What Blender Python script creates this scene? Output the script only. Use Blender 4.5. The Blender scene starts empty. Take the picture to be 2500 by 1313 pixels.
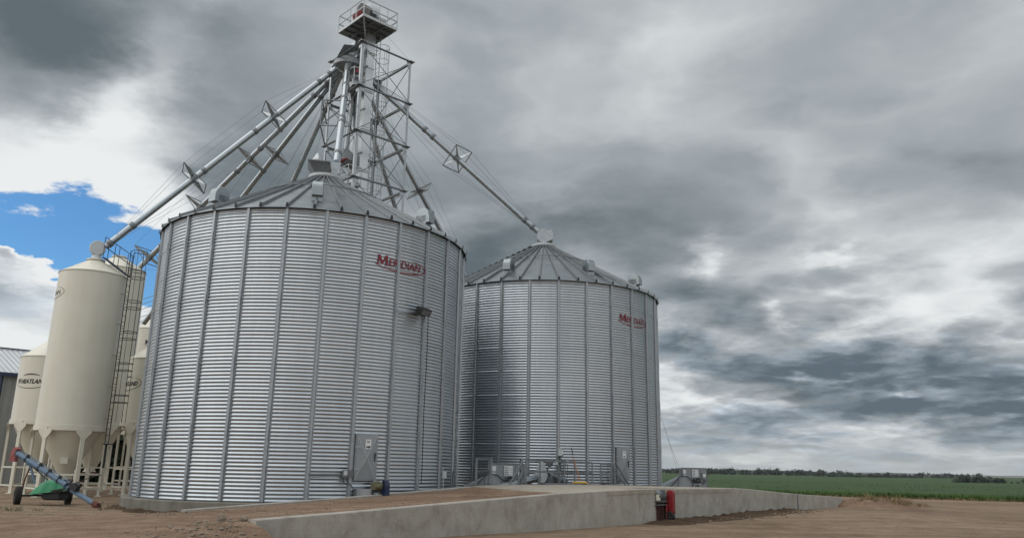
import bpy, math, random
from math import sin, cos, pi, radians, sqrt, atan2
from mathutils import Vector, Matrix, noise
random.seed(7)
SC = bpy.context.scene
COL = SC.collection

# ------------------------------------------------------------------ materials
def newmat(name):
    m = bpy.data.materials.new(name); m.use_nodes = True
    nt = m.node_tree; b = nt.nodes['Principled BSDF']
    return m, nt, b

def vary(nt, scale, c0, c1, detail=5, rough=.6, lo=.3, hi=.7, stretch=None, dist=0):
    """object-space noise mixed between two colours; returns (colour socket, noise socket)"""
    tc = nt.nodes.new('ShaderNodeTexCoord')
    mp = nt.nodes.new('ShaderNodeMapping')
    if stretch: mp.inputs['Scale'].default_value = stretch
    nz = nt.nodes.new('ShaderNodeTexNoise'); nz.inputs['Scale'].default_value = scale
    nz.inputs['Detail'].default_value = detail; nz.inputs['Roughness'].default_value = rough
    nz.inputs['Distortion'].default_value = dist
    cr = nt.nodes.new('ShaderNodeValToRGB')
    cr.color_ramp.elements[0].position = lo; cr.color_ramp.elements[1].position = hi
    cr.color_ramp.elements[0].color = (*c0, 1); cr.color_ramp.elements[1].color = (*c1, 1)
    nt.links.new(tc.outputs['Object'], mp.inputs['Vector']); nt.links.new(mp.outputs['Vector'], nz.inputs['Vector'])
    nt.links.new(nz.outputs['Fac'], cr.inputs['Fac'])
    return cr.outputs['Color'], nz.outputs['Fac']

def mix(nt, fac, a, b, blend='MIX'):
    n = nt.nodes.new('ShaderNodeMix'); n.data_type = 'RGBA'; n.blend_type = blend
    for s, v in ((0, fac), (6, a), (7, b)):
        if hasattr(v, 'links'): nt.links.new(v, n.inputs[s])
        elif isinstance(v, (int, float)): n.inputs[s].default_value = v
        else: n.inputs[s].default_value = (*v, 1)
    return n.outputs[2]

def bump(nt, b, h, strength=.3, dist=.01):
    n = nt.nodes.new('ShaderNodeBump'); n.inputs['Strength'].default_value = strength; n.inputs['Distance'].default_value = dist
    nt.links.new(h, n.inputs['Height']); nt.links.new(n.outputs['Normal'], b.inputs['Normal'])

def ramp(nt, fac, lo, hi, a, c):
    n = nt.nodes.new('ShaderNodeMapRange'); nt.links.new(fac, n.inputs[0])
    for i, v in enumerate((lo, hi, a, c)): n.inputs[i+1].default_value = v
    return n.outputs[0]

def simple(name, c0, c1=None, rough=.5, metal=0., scale=6, spec=.5, bmp=0, stretch=None):
    m, nt, b = newmat(name)
    c1 = c1 or tuple(min(1, x*1.18) for x in c0)
    col, fac = vary(nt, scale, c0, c1, stretch=stretch)
    nt.links.new(col, b.inputs['Base Color'])
    b.inputs['Metallic'].default_value = metal
    nt.links.new(ramp(nt, fac, .3, .7, max(.02, rough-.07), rough+.07), b.inputs['Roughness'])
    b.inputs['Specular IOR Level'].default_value = spec
    if bmp: bump(nt, b, fac, bmp)
    return m

M = {}
# corrugated galvanised sheet: spangle, sheet to sheet tone differences, faint streaks
def galv_sheet():
    m, nt, b = newmat('galvanized_sheet')
    big, f1 = vary(nt, .55, (.43, .475, .515), (.505, .548, .588), detail=4)
    spg, f2 = vary(nt, 14, (.94, .94, .94), (1.0, 1.0, 1.0), detail=3)
    st, f3 = vary(nt, 5, (.88, .88, .89), (1, 1, 1), detail=4, stretch=(1, 1, .06))
    c = mix(nt, 1, big, spg, 'MULTIPLY'); c = mix(nt, .8, c, st, 'MULTIPLY')
    nt.links.new(c, b.inputs['Base Color'])
    b.inputs['Metallic'].default_value = .92
    nt.links.new(ramp(nt, f1, .3, .7, .27, .35), b.inputs['Roughness'])
    return m
M['sheet'] = galv_sheet()
M['roof'] = simple('galvanized_roof_sheet', (.25, .285, .30), (.32, .355, .37), .33, .85, 1.6)
M['stiff'] = simple('galvanized_stiffener_steel', (.30, .325, .35), (.40, .42, .445), .45, .8, 9)
M['galv'] = simple('galvanized_steel', (.32, .345, .365), (.44, .465, .485), .36, .85, 5)
M['pipe'] = simple('galvanized_pipe', (.36, .40, .43), (.43, .47, .50), .27, .9, 1.5)
M['galvd'] = simple('dull_galvanized_steel', (.165, .18, .195), (.24, .258, .272), .5, .7, 7)
M['casing'] = simple('leg_casing_steel', (.54, .565, .585), (.62, .645, .66), .33, .85, 1.2)
M['pale'] = simple('pale_grey_painted_steel', (.44, .47, .49), (.53, .56, .58), .4, .1, 4)
M['fan'] = simple('grey_fan_housing_paint', (.24, .265, .285), (.29, .315, .335), .45, .35, 3)
M['dark'] = simple('black_steel', (.015, .016, .018), (.03, .03, .034), .5, .2, 9)
M['rubber'] = simple('tyre_rubber', (.014, .014, .015), (.03, .028, .026), .8, 0, 12, .3)
M['red'] = simple('red_machine_paint', (.19, .009, .013), (.25, .016, .02), .5, 0, 5)
M['redw'] = simple('weathered_pink_red_paint', (.26, .07, .07), (.34, .11, .105), .55, 0, 8)
M['rust'] = simple('rusty_red_brown_steel', (.07, .022, .016), (.15, .045, .03), .75, .1, 9)
M['blue'] = simple('faded_blue_paint', (.085, .145, .225), (.135, .205, .29), .55, 0, 6)
M['navy'] = simple('navy_blue_paint', (.008, .016, .05), (.014, .026, .075), .45, 0, 6)
M['olive'] = simple('olive_motor_paint', (.10, .095, .05), (.16, .15, .085), .5, .1, 8)
M['steelgrey'] = simple('grey_motor_paint', (.11, .12, .13), (.16, .17, .18), .45, .3, 8)
M['tarp'] = simple('green_tarpaulin', (.008, .19, .08), (.014, .27, .115), .45, 0, 5)
M['yellow'] = simple('yellow_plastic', (.62, .38, .01), (.7, .45, .02), .5)
M['orange'] = simple('orange_wood_handle', (.36, .13, .04), (.44, .17, .06), .6)
M['white'] = simple('white_label_plate', (.68, .70, .71), (.76, .78, .79), .45)
M['ink'] = simple('black_lettering', (.012, .012, .013), (.02, .02, .022), .5)
M['greyink'] = simple('grey_lettering', (.05, .05, .048), (.075, .075, .07), .5)
M['logored'] = simple('dark_red_lettering', (.17, .006, .02), (.22, .01, .028), .45)
M['trim'] = simple('dark_blue_trim', (.010, .022, .062), (.018, .034, .085), .45)
M['lens'] = simple('lamp_glass', (.10, .115, .12), (.16, .175, .18), .2, 0, 4)
M['bark'] = simple('bark', (.05, .035, .025), (.09, .065, .045), .9)
M['stone'] = simple('field_stone', (.17, .135, .105), (.28, .235, .19), .9, 0, 9, .3, .4)

def cream():
    m, nt, b = newmat('cream_enamel')
    a, f = vary(nt, .9, (.66, .64, .54), (.71, .69, .60), detail=6)
    s, f3 = vary(nt, 2.5, (.93, .91, .88), (1, 1, 1), detail=5, stretch=(1, 1, .09), lo=.25, hi=.6)
    nt.links.new(mix(nt, .7, a, s, 'MULTIPLY'), b.inputs['Base Color'])
    b.inputs['Roughness'].default_value = .36
    bump(nt, b, f, .12, .02)
    return m
M['cream'] = cream()

def concrete(name, c0, c1, seed=0):
    m, nt, b = newmat(name)
    a, f = vary(nt, .8, c0, c1, detail=8, rough=.68, lo=.32, hi=.68)
    s, f2 = vary(nt, 3.2, (.74, .72, .69), (1, 1, 1), detail=8, rough=.7, lo=.30, hi=.55, stretch=(1, 1, .8), dist=.6)
    p, f3 = vary(nt, 55, (.80, .79, .77), (1, 1, 1), detail=4, lo=.35, hi=.6)
    pit = nt.nodes.new('ShaderNodeTexVoronoi'); pit.inputs['Scale'].default_value = 9
    tc = nt.nodes.new('ShaderNodeTexCoord'); nt.links.new(tc.outputs['Object'], pit.inputs['Vector'])
    c = mix(nt, .85, a, s, 'MULTIPLY'); c = mix(nt, .8, c, p, 'MULTIPLY')
    c = mix(nt, ramp(nt, pit.outputs['Distance'], .03, .07, .6, 0), c, (.07, .065, .06))
    bl, f4 = vary(nt, 1.1, (.80, .785, .765), (1, 1, 1), detail=9, rough=.75, lo=.36, hi=.46, dist=1.1)
    dr, f5 = vary(nt, 2.3, (.84, .82, .79), (1, 1, 1), detail=7, rough=.66, lo=.30, hi=.44, stretch=(1, 1, .12), dist=.5)
    c = mix(nt, .8, c, bl, 'MULTIPLY'); c = mix(nt, .6, c, dr, 'MULTIPLY')
    nt.links.new(c, b.inputs['Base Color']); b.inputs['Roughness'].default_value = .88
    b.inputs['Specular IOR Level'].default_value = .25
    bump(nt, b, f3, .35, .01)
    return m
M['conc'] = concrete('cast_concrete', (.35, .332, .30), (.46, .443, .408))
M['found'] = concrete('dark_grey_concrete', (.17, .165, .145), (.25, .24, .21))  # only a darker grey than the cast concrete, for the bin footings
M['deckc'] = concrete('pale_deck_concrete', (.34, .305, .258), (.45, .41, .355))

def dirt(name, c0, c1, c2, sc=1.0):
    m, nt, b = newmat(name)
    a, f = vary(nt, .11*sc, c0, c1, detail=8, rough=.7, lo=.35, hi=.66, dist=.4)
    s, f2 = vary(nt, 1.3*sc, (.70, .68, .66), (1.08, 1.07, 1.05), detail=9, rough=.72, lo=.3, hi=.66)
    g, f3 = vary(nt, 26*sc, (.52, .5, .48), (1.12, 1.11, 1.1), detail=6, rough=.7, lo=.32, hi=.62)
    pb = nt.nodes.new('ShaderNodeTexVoronoi'); pb.inputs['Scale'].default_value = 16*sc
    tc = nt.nodes.new('ShaderNodeTexCoord'); nt.links.new(tc.outputs['Object'], pb.inputs['Vector'])
    tk, f4 = vary(nt, .55*sc, (.76, .74, .72), (1.06, 1.055, 1.05), detail=7, rough=.62, lo=.36, hi=.60, stretch=(.16, 1.9, 1), dist=.25)
    tk.node.inputs[0].links[0].from_node.inputs['Vector'].links[0].from_node.inputs['Rotation'].default_value = (0, 0, radians(-42))
    dm, f5 = vary(nt, .23*sc, (.66, .62, .58), (1, 1, 1), detail=8, rough=.66, lo=.30, hi=.47, dist=.8)
    c = mix(nt, 1, a, s, 'MULTIPLY'); c = mix(nt, .9, c, g, 'MULTIPLY'); c = mix(nt, 1, c, tk, 'MULTIPLY'); c = mix(nt, .85, c, dm, 'MULTIPLY')
    c = mix(nt, ramp(nt, pb.outputs['Distance'], .14, .2, .65, 0), c, c2)
    nt.links.new(c, b.inputs['Base Color']); b.inputs['Roughness'].default_value = .95
    b.inputs['Specular IOR Level'].default_value = .15
    ad = nt.nodes.new('ShaderNodeMath'); ad.operation = 'ADD'
    nt.links.new(f2, ad.inputs[0]); nt.links.new(f3, ad.inputs[1])
    bump(nt, b, ad.outputs[0], .9, .05)
    return m
M['dirt'] = dirt('yard_dirt', (.272, .202, .146), (.372, .288, .212), (.42, .36, .29))
M['gravel'] = dirt('ramp_gravel', (.285, .198, .142), (.375, .275, .206), (.47, .40, .325), 1.35)
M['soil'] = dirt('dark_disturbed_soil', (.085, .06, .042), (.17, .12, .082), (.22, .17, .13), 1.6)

def plantmat(name, c0, c1, scale=3):
    m, nt, b = newmat(name)
    a, f = vary(nt, scale, c0, c1, detail=6)
    nt.links.new(a, b.inputs['Base Color']); b.inputs['Roughness'].default_value = .7
    b.inputs['Specular IOR Level'].default_value = .2
    return m
M['crop'] = plantmat('green_crop', (.019, .046, .007), (.040, .083, .014), .35)
M['cropfar'] = plantmat('green_crop_canopy', (.020, .048, .008), (.038, .076, .014), .12)
M['weed'] = plantmat('weed_leaves', (.07, .085, .045), (.13, .14, .08), 4)
M['drygrass'] = plantmat('dry_grass', (.17, .125, .06), (.29, .22, .12), 5)
M['leafd'] = plantmat('shade_fill_leaves', (.012, .024, .012), (.03, .05, .022), .7)  # leaves of the trees added to stand in for shade
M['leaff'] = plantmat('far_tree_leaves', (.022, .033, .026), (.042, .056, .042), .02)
M['hill'] = plantmat('hazed_hill_woods', (.035, .05, .05), (.06, .075, .075), .004)  # the blue of distance haze is put into this colour

def ribbed(name, c0, c1, axis, pitch, rough, metal):
    """sheet metal with fine vertical ribs carried by the bump of the sheet"""
    m, nt, b = newmat(name)
    a, f = vary(nt, .7, c0, c1, detail=5)
    nt.links.new(a, b.inputs['Base Color']); b.inputs['Roughness'].default_value = rough; b.inputs['Metallic'].default_value = metal
    return m
M['shedwall'] = ribbed('weathered_metal_siding', (.24, .25, .245), (.31, .32, .31), 0, .3, .5, .3)
M['shedroof'] = ribbed('pale_metal_roofing', (.50, .53, .56), (.58, .61, .64), 0, .3, .4, .4)

# ------------------------------------------------------------------ mesh helpers
class MB:
    def __init__(s): s.v = []; s.f = []; s.sm = []
    def add(s, vs, fs, smooth=False):
        o = len(s.v); s.v += [Vector(p) for p in vs]
        s.f += [tuple(o+i for i in f) for f in fs]; s.sm += [smooth]*len(fs)
    def obox(s, c, ax, ay, az, hx, hy, hz):
        c = Vector(c); ax = Vector(ax).normalized()*hx; ay = Vector(ay).normalized()*hy; az = Vector(az).normalized()*hz
        vs = [c+i*ax+j*ay+k*az for k in (-1, 1) for j in (-1, 1) for i in (-1, 1)]
        s.add(vs, [(0, 2, 3, 1), (4, 5, 7, 6), (0, 1, 5, 4), (2, 6, 7, 3), (0, 4, 6, 2), (1, 3, 7, 5)])
    def box(s, lo, hi):
        lo = Vector(lo); hi = Vector(hi); c = (lo+hi)/2; h = (hi-lo)/2
        s.obox(c, (1, 0, 0), (0, 1, 0), (0, 0, 1), h.x, h.y, h.z)
    def bar(s, p, q, w, h=None, up=(0, 0, 1)):
        p = Vector(p); q = Vector(q); d = q-p; h = h or w; L = d.length; d.normalize(); up = Vector(up)
        if abs(d.dot(up)) > .98: up = Vector((1, 0, 0))
        x = d.cross(up).normalized(); y = x.cross(d)
        s.obox((p+q)/2, d, x, y, L/2, w/2, h/2)
    def angle(s, p, q, w, t=.012, up=(0, 0, 1), flip=1):
        """L section"""
        p = Vector(p); q = Vector(q); d = (q-p).normalized(); up = Vector(up)
        if abs(d.dot(up)) > .98: up = Vector((1, 0, 0))
        x = d.cross(up).normalized()*flip; y = x.cross(d)*flip
        s.bar(p+x*w/2, q+x*w/2, w, t, up=y); s.bar(p+y*w/2+x*t*.6, q+y*w/2+x*t*.6, t, w-.002, up=y)
    def tube(s, pts, r, n=8, cap=True, radii=None, smooth=True):
        pts = [Vector(p) for p in pts]; m = len(pts); vs = []; x = None
        for i, p in enumerate(pts):
            d = (pts[min(i+1, m-1)]-pts[max(i-1, 0)]).normalized()
            if x is None:
                up = Vector((0, 0, 1)) if abs(d.z) < .95 else Vector((1, 0, 0)); x = d.cross(up).normalized()
            else: x = (x-d*x.dot(d)).normalized()
            y = d.cross(x); rr = radii[i] if radii else r
            vs += [p+(x*cos(2*pi*k/n)+y*sin(2*pi*k/n))*rr for k in range(n)]
        fs = [(i*n+k, i*n+(k+1) % n, (i+1)*n+(k+1) % n, (i+1)*n+k) for i in range(m-1) for k in range(n)]
        s.add(vs, fs, smooth)
        if cap: s.add(vs[:n], [tuple(range(n-1, -1, -1))]); s.add(vs[-n:], [tuple(range(n))])
    def lathe(s, prof, c=(0, 0, 0), n=32, ax=(0, 0, 1), smooth=True, a0=0, a1=2*pi, split=True):
        c = Vector(c); ax = Vector(ax).normalized(); up = Vector((0, 0, 1)) if abs(ax.z) < .95 else Vector((1, 0, 0))
        x = ax.cross(up).normalized(); y = ax.cross(x); full = abs(a1-a0-2*pi) < 1e-6; m = n if full else n+1
        def ring(r, h): return [c+ax*h+(x*cos(a0+(a1-a0)*k/n)+y*sin(a0+(a1-a0)*k/n))*r for k in range(m)]
        for (r0, h0), (r1, h1) in zip(prof[:-1], prof[1:]):
            vs = ring(r0, h0)+ring(r1, h1)
            s.add(vs, [(k, (k+1) % m, m+(k+1) % m, m+k) for k in range(n if full else n)], smooth)
    def prism(s, poly, ext):
        n = len(poly); e = Vector(ext); p = [Vector(q) for q in poly]
        s.add(p+[q+e for q in p], [tuple(range(n-1, -1, -1)), tuple(range(n, 2*n))]+[(i, (i+1) % n, n+(i+1) % n, n+i) for i in range(n)])
    def grid(s, fn, nu, nv, smooth=True):
        vs = [fn(i/nu, j/nv) for j in range(nv+1) for i in range(nu+1)]
        s.add(vs, [(j*(nu+1)+i, j*(nu+1)+i+1, (j+1)*(nu+1)+i+1, (j+1)*(nu+1)+i) for j in range(nv) for i in range(nu)], smooth)
    def build(s, name, mat, parent=None, label=None, local=False):
        off = Vector((0, 0, 0))
        if parent is not None and not local:
            r = parent
            while r.parent: r = r.parent
            off = r.location
        me = bpy.data.meshes.new(name)
        me.from_pydata([v-off for v in s.v], [], s.f); me.polygons.foreach_set('use_smooth', s.sm); me.update()
        me.materials.append(M[mat] if isinstance(mat, str) else mat)
        o = bpy.data.objects.new(name, me); COL.objects.link(o)
        if parent is not None: o.parent = parent
        if label: o['label'] = label
        return o

def part(name, me, parent, rot=0):
    o = bpy.data.objects.new(name, me); COL.objects.link(o); o.parent = parent; o.rotation_euler.z = rot
    return o

def thing(name, label, cat, loc, rz=0, group=None):
    o = bpy.data.objects.new(name, None); COL.objects.link(o); o.empty_display_size = .3
    o.location = loc; o.rotation_euler.z = rz; o['label'] = label; o['category'] = cat
    if group: o['group'] = group
    return o
def tag(o, label, cat, group=None, kind=None):
    if label: o['label'] = label
    if cat: o['category'] = cat
    if group: o['group'] = group
    if kind: o['kind'] = kind
    return o
def struct(o, label=None, kind='structure'):
    o['kind'] = kind
    if label: o['label'] = label
    return o

# text as a mesh, then bent round a vertical cylinder of radius r (phi measured from -Y towards +X)
def text_mesh(body, size, bold=.0, shear=0., spacing=1.0):
    cu = bpy.data.curves.new('lettering', 'FONT'); cu.body = body; cu.size = size; cu.offset = bold; cu.shear = shear
    cu.space_character = spacing; cu.align_x = 'CENTER'; cu.resolution_u = 3
    to = bpy.data.objects.new('lettering', cu); COL.objects.link(to)
    bpy.context.view_layer.update()
    me = bpy.data.meshes.new_from_object(to.evaluated_get(bpy.context.evaluated_depsgraph_get()))
    vs = [v.co.copy() for v in me.vertices]; fs = [tuple(p.vertices) for p in me.polygons]
    bpy.data.objects.remove(to); bpy.data.curves.remove(cu); bpy.data.meshes.remove(me)
    return vs, fs
def on_cyl(c, r, phi, x, z):
    a = phi+x/r
    return Vector((c[0]+r*sin(a), c[1]-r*cos(a), z))
def wrap_text(mb, body, size, c, r, phi, z, bold=0., shear=0., spacing=1., x0=0.):
    vs, fs = text_mesh(body, size, bold, shear, spacing)
    xs = [v.x for v in vs]
    mb.add([on_cyl(c, r, phi, v.x+x0, z+v.y) for v in vs], fs)
    return min(xs), max(xs)
def wrap_fit(mb, body, size, c, r, phi, z, x0, x1, bold=0., shear=0.):
    """lettering stretched to run from x0 to x1 along the cylinder"""
    vs, fs = text_mesh(body, size, bold, shear); a = min(v.x for v in vs); b = max(v.x for v in vs); k = (x1-x0)/(b-a)
    mb.add([on_cyl(c, r, phi, x0+(v.x-a)*k, z+v.y) for v in vs], fs)
def wrap_arc(mb, c, r, phi, z, hw, hh, a0, a1, wmax, n=60, x0=0., z0=0.):
    """tapered elliptical stroke on the cylinder"""
    vs = []
    for i in range(n+1):
        t = i/n; a = radians(a0+(a1-a0)*t); w = wmax*sin(pi*min(1, max(0, t)))**.5*.5+.004
        for sgn in (-1, 1):
            vs.append(on_cyl(c, r, phi, x0+(hw+sgn*w)*cos(a), z+z0+(hh+sgn*w)*sin(a)))
    mb.add(vs, [(2*i, 2*i+1, 2*i+3, 2*i+2) for i in range(n)])

# ------------------------------------------------------------------ site axes: the ramp and the bin row run along U, N points away from the yard
U = Vector((.6946, .7194, 0)); NN = Vector((-.7194, .6946, 0))
def W(s, n, z=0.): return U*s+NN*n+Vector((0, 0, z))
def lerp_prof(p, s):
    if s <= p[0][0]: return p[0][1]
    for (a, x), (b, y) in zip(p[:-1], p[1:]):
        if s <= b:
            t = (s-a)/(b-a); return x+(y-x)*t
    return p[-1][1]
def sstep(a, b, x):
    t = max(0., min(1., (x-a)/(b-a))); return t*t*(3-2*t)
# ------------------------------------------------------------------ terrain
FRONT = [(8.46, .56), (10.6, .645), (14.3, .815), (17.8, .97), (19.9, 1.03), (21.6, 1.065), (27.6, 1.06), (28.6, 1.03), (32.8, .80), (37.4, .61)]
REAR = [(10.3, .37), (12.6, .485), (15.7, .635), (18.2, .78), (20.5, .91), (22.2, .985), (23.5, 1.0), (27.6, 1.0), (32.8, .8), (37.4, .6)]
NF, NR = 15.1, 22.3
def fb(x, y, z=0, o=4): return noise.fractal(Vector((x, y, z)), 1.0, 2.0, o)
def gz(x, y):
    s = U.x*x+U.y*y; n = NN.x*x+NN.y*y; d = sqrt(x*x+y*y)
    z = .035*fb(x*.23, y*.23, 3)+.012*fb(x*1.3, y*1.3, 9)
    z += .010*fb(s*.18, n*1.5, 5)*sstep(60, 20, d)
    z += .165*sstep(22, 33, s)*sstep(4, 13, n)*sstep(60, 40, d)
    z += .10*sstep(6.0, 9.5, s)*sstep(12, 9.5, s)*sstep(13, 17, n)*sstep(25, 22, n)   # wheel-worn rise to the ramp
    for c_ in (9.2, 11.1, 6.4, 4.6):
        q = n-c_-1.1*sin(s*.06+c_*.2); z -= .022*math.exp(-(q/.2)**2)-.010*math.exp(-((abs(q)-.36)/.13)**2)
    z -= 1.15*sstep(90, 320, d)
    return z
def spaced(c, near, far, n, k):
    a = math.asinh(far*k/near); return [c+near/k*math.sinh(a*(2*i/n-1)) for i in range(n+1)]
xs = spaced(0, 6., 4200., 230, 1.0); ys = [y for y in spaced(22, 5., 6500., 250, 1.0) if y > -400]
g = MB()
vs = [(x, y, gz(x, y)) for y in ys for x in xs]
nx = len(xs)
g.add(vs, [(j*nx+i, j*nx+i+1, (j+1)*nx+i+1, (j+1)*nx+i) for j in range(len(ys)-1) for i in range(nx-1)], True)
struct(g.build('ground', 'dirt'), 'bare brown dirt yard with wheel tracks')

# crop field: edge line through (25.6, 60.1) and (34.4, 55.4), running away from the yard
E0 = Vector((25.6, 60.1, 0)); ED = Vector((8.8, -4.7, 0)).normalized(); EN = Vector((-ED.y, ED.x, 0))
if EN.y < 0: EN = -EN
f = MB()
def fieldpt(i, j, nu=120, nv=110):
    a = -130+(i/nu)*330; t = j/nv; b = .2+(t**3.2)*2400
    if b > 40: a = a*(1+(b-40)/60)
    p = E0+ED*a+EN*b
    h = .36*sstep(0, .8, b)+.05*fb(p.x*.9, p.y*.9, 1)*sstep(.2, 1, b)
    return Vector((p.x, p.y, gz(p.x, p.y)+.02+h))
f.grid(lambda u, v: fieldpt(u*120, v*110), 120, 110)
struct(f.build('field', 'cropfar'), 'green crop field stretching to the far woods')
c = MB()
rnd = random.Random(3)
for k in range(36000):
    b = (rnd.random()**2.2)*75-.15; a = rnd.uniform(-24, 62)-(b*.55 if rnd.random() < .5 else -b*.6)
    p = E0+ED*a+EN*(b+.35*fb(a*.5, 0, 2)+.18*fb(a*2.3, 0, 4)); z = gz(p.x, p.y)
    h = rnd.uniform(.22, .46)*(1 if b > .8 else .45+.6*rnd.random()); w = rnd.uniform(.02, .06)*(1+b/30)
    t = rnd.uniform(0, pi); dx, dy = cos(t)*w, sin(t)*w; lx, ly = rnd.uniform(-.22, .22), rnd.uniform(-.22, .22)
    m = Vector((p.x+lx*.45, p.y+ly*.45, z+h*.62))
    c.add([(p.x-dx*.3, p.y-dy*.3, z-.02), (p.x+dx*.3, p.y+dy*.3, z-.02), m+Vector((dx, dy, 0)), m-Vector((dx, dy, 0)), (p.x+lx, p.y+ly, z+h)],
          [(0, 1, 2, 3), (3, 2, 4)])
struct(c.build('crop_plants', 'crop'), 'upright green crop plants along the edge of the field', 'stuff')
c = MB()
for k in range(5200):
    a = rnd.uniform(-24, 62); b = rnd.gauss(-.55, .33)
    p = E0+ED*a+EN*b; z = gz(p.x, p.y); h = rnd.uniform(.05, .24); t = rnd.uniform(0, pi); w = rnd.uniform(.01, .035)
    c.add([(p.x-cos(t)*w, p.y-sin(t)*w, z-.01), (p.x+cos(t)*w, p.y+sin(t)*w, z-.01), (p.x+rnd.uniform(-.15, .15), p.y+rnd.uniform(-.15, .15), z+h)], [(0, 1, 2)])
struct(c.build('dry_grass_verge', 'drygrass'), 'strip of short dry grass between dirt yard and crop', 'stuff')

# far hills and far woods
h = MB()
def hillpt(u, v, X0, X1, Y, base, top, seed):
    x = X0+(X1-X0)*u
    z = base+(top*(.45+.55*(.5+fb(x*.0011, seed, 0)))*sstep(0, .2, u)*sstep(1, .75, u)+1.2*fb(x*.02, seed, 3))*sin(v*pi/2)
    return Vector((x, Y+v*700, z))
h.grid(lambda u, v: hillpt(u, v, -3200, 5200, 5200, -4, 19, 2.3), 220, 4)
struct(h.build('far_hills', 'hill'), 'low wooded hills on the horizon, coloured haze blue')

def crown(mb, c, rx, ry, rz, n, size, r):
    """leaf clumps spread through an uneven crown"""
    c = Vector(c); lobes = [(Vector((r.gauss(0, .42)*rx, r.gauss(0, .42)*ry, r.uniform(-.55, .55)*rz)), r.uniform(.38, .62)) for _ in range(7)]
    for k in range(n):
        lo, lr = lobes[r.randrange(len(lobes))]
        d = Vector((r.gauss(0, 1), r.gauss(0, 1), r.gauss(0, 1))).normalized()*(r.random()**.4)*lr
        p = c+lo+Vector((d.x*rx, d.y*ry, d.z*rz))
        a = Vector((r.gauss(0, 1), r.gauss(0, 1), r.gauss(0, 1))).normalized(); b2 = a.orthogonal().normalized(); s = size*r.uniform(.55, 1.35)
        mb.add([p+a*s, p+b2*s*.6, p-a*s, p-b2*s*.6], [(0, 1, 2, 3)])
rw = random.Random(11)
w = MB()
def wood(x0, y0, x1, y1, n, hh, zb, depth=26, leaves=60):
    for k in range(n):
        t = (k+rw.random())/n; e = min(1, 6*t+.25, 6*(1-t)+.25)
        s = .45+.3*abs(fb(t*9, x0*.01, 1))+.2*rw.random(); H = hh*s*e
        x = x0+(x1-x0)*t; y = y0+(y1-y0)*t+rw.uniform(0, depth)
        crown(w, (x, y, zb+H*.5), H*.62, H*.62, H*.52, leaves, H*.17, rw)
wood(118, 690, 300, 700, 80, 9.0, -1.6)
wood(285, 640, 330, 660, 22, 6.6, -1.7)
wood(215, 560, 330, 640, 50, 6.0, -1.8)
wood(330, 690, 430, 720, 40, 7.4, -1.4)
wood(160, 292, 185, 300, 24, 3.3, -1.0, 8, 90)
wood(182, 290, 215, 300, 24, 2.9, -1.0, 8, 90)
wood(100, 900, 470, 1000, 130, 10, -1.5, 60, 40)
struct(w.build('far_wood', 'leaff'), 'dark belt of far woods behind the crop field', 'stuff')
def tree(name, label, c, H, W_, leaves, leaf, mat, cat, group=None, trunk=.3, seed=1):
    r = random.Random(seed); t = thing(name, label, cat, c, 0, group); c = Vector(c)
    k = MB(); k.tube([c-Vector((0, 0, .2)), c+Vector((.05*H*.1, 0, H*.3)), c+Vector((0, .02*H, H*.75))], .1, 7, radii=[H*.03, H*.022, H*.006])
    for q in range(5):
        a = r.uniform(0, 2*pi); z0 = H*r.uniform(.2, .55); k.tube([c+Vector((0, 0, z0)), c+Vector((cos(a)*W_*.35, sin(a)*W_*.35, z0+H*.22))], .03, 5, radii=[H*.012, H*.004])
    k.build('trunk', 'bark', t)
    l = MB(); crown(l, c+Vector((0, 0, H*(trunk+(1-trunk)/2))), W_*.5, W_*.5, H*(1-trunk)*.52, leaves, leaf, r); l.build('crown', mat, t)
    return t
tree('tree', 'lone round tree standing above the far woods beside the fan by the field', (121.6, 500, -1.7), 3.8, 4.2, 420, .32, 'leaff', 'tree', seed=4)
for i, (x, y, H_, lab) in enumerate([(-28.6, 58.5, 5.6, 'added tree standing in for dark shade at the corner of the metal shed, behind hopper bin legs'), (-26.6, 57.5, 5.8, 'added tree standing in for dark shade behind the hopper cone of the tallest cream bin'),
                                     (-24.4, 58.5, 5.9, 'added tree standing in for dark shade behind the ladder foot of the tallest cream bin'), (-22.0, 57.6, 5.7, 'added tree standing in for dark shade behind the legs of the short bin lettered AND'), (-19.6, 58.4, 5.6, 'added tree standing in for dark shade nearest the big grain bin, behind cream bin legs')]):
    tree('shade_fill_tree', lab, (x, y, -.1), H_, 4.4, 3600, .24, 'leafd', 'tree', 'trees added for the dark shade behind the hopper bins', -.1, 20+i)  # trees added to fill the dark shade between the hopper bins

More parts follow.
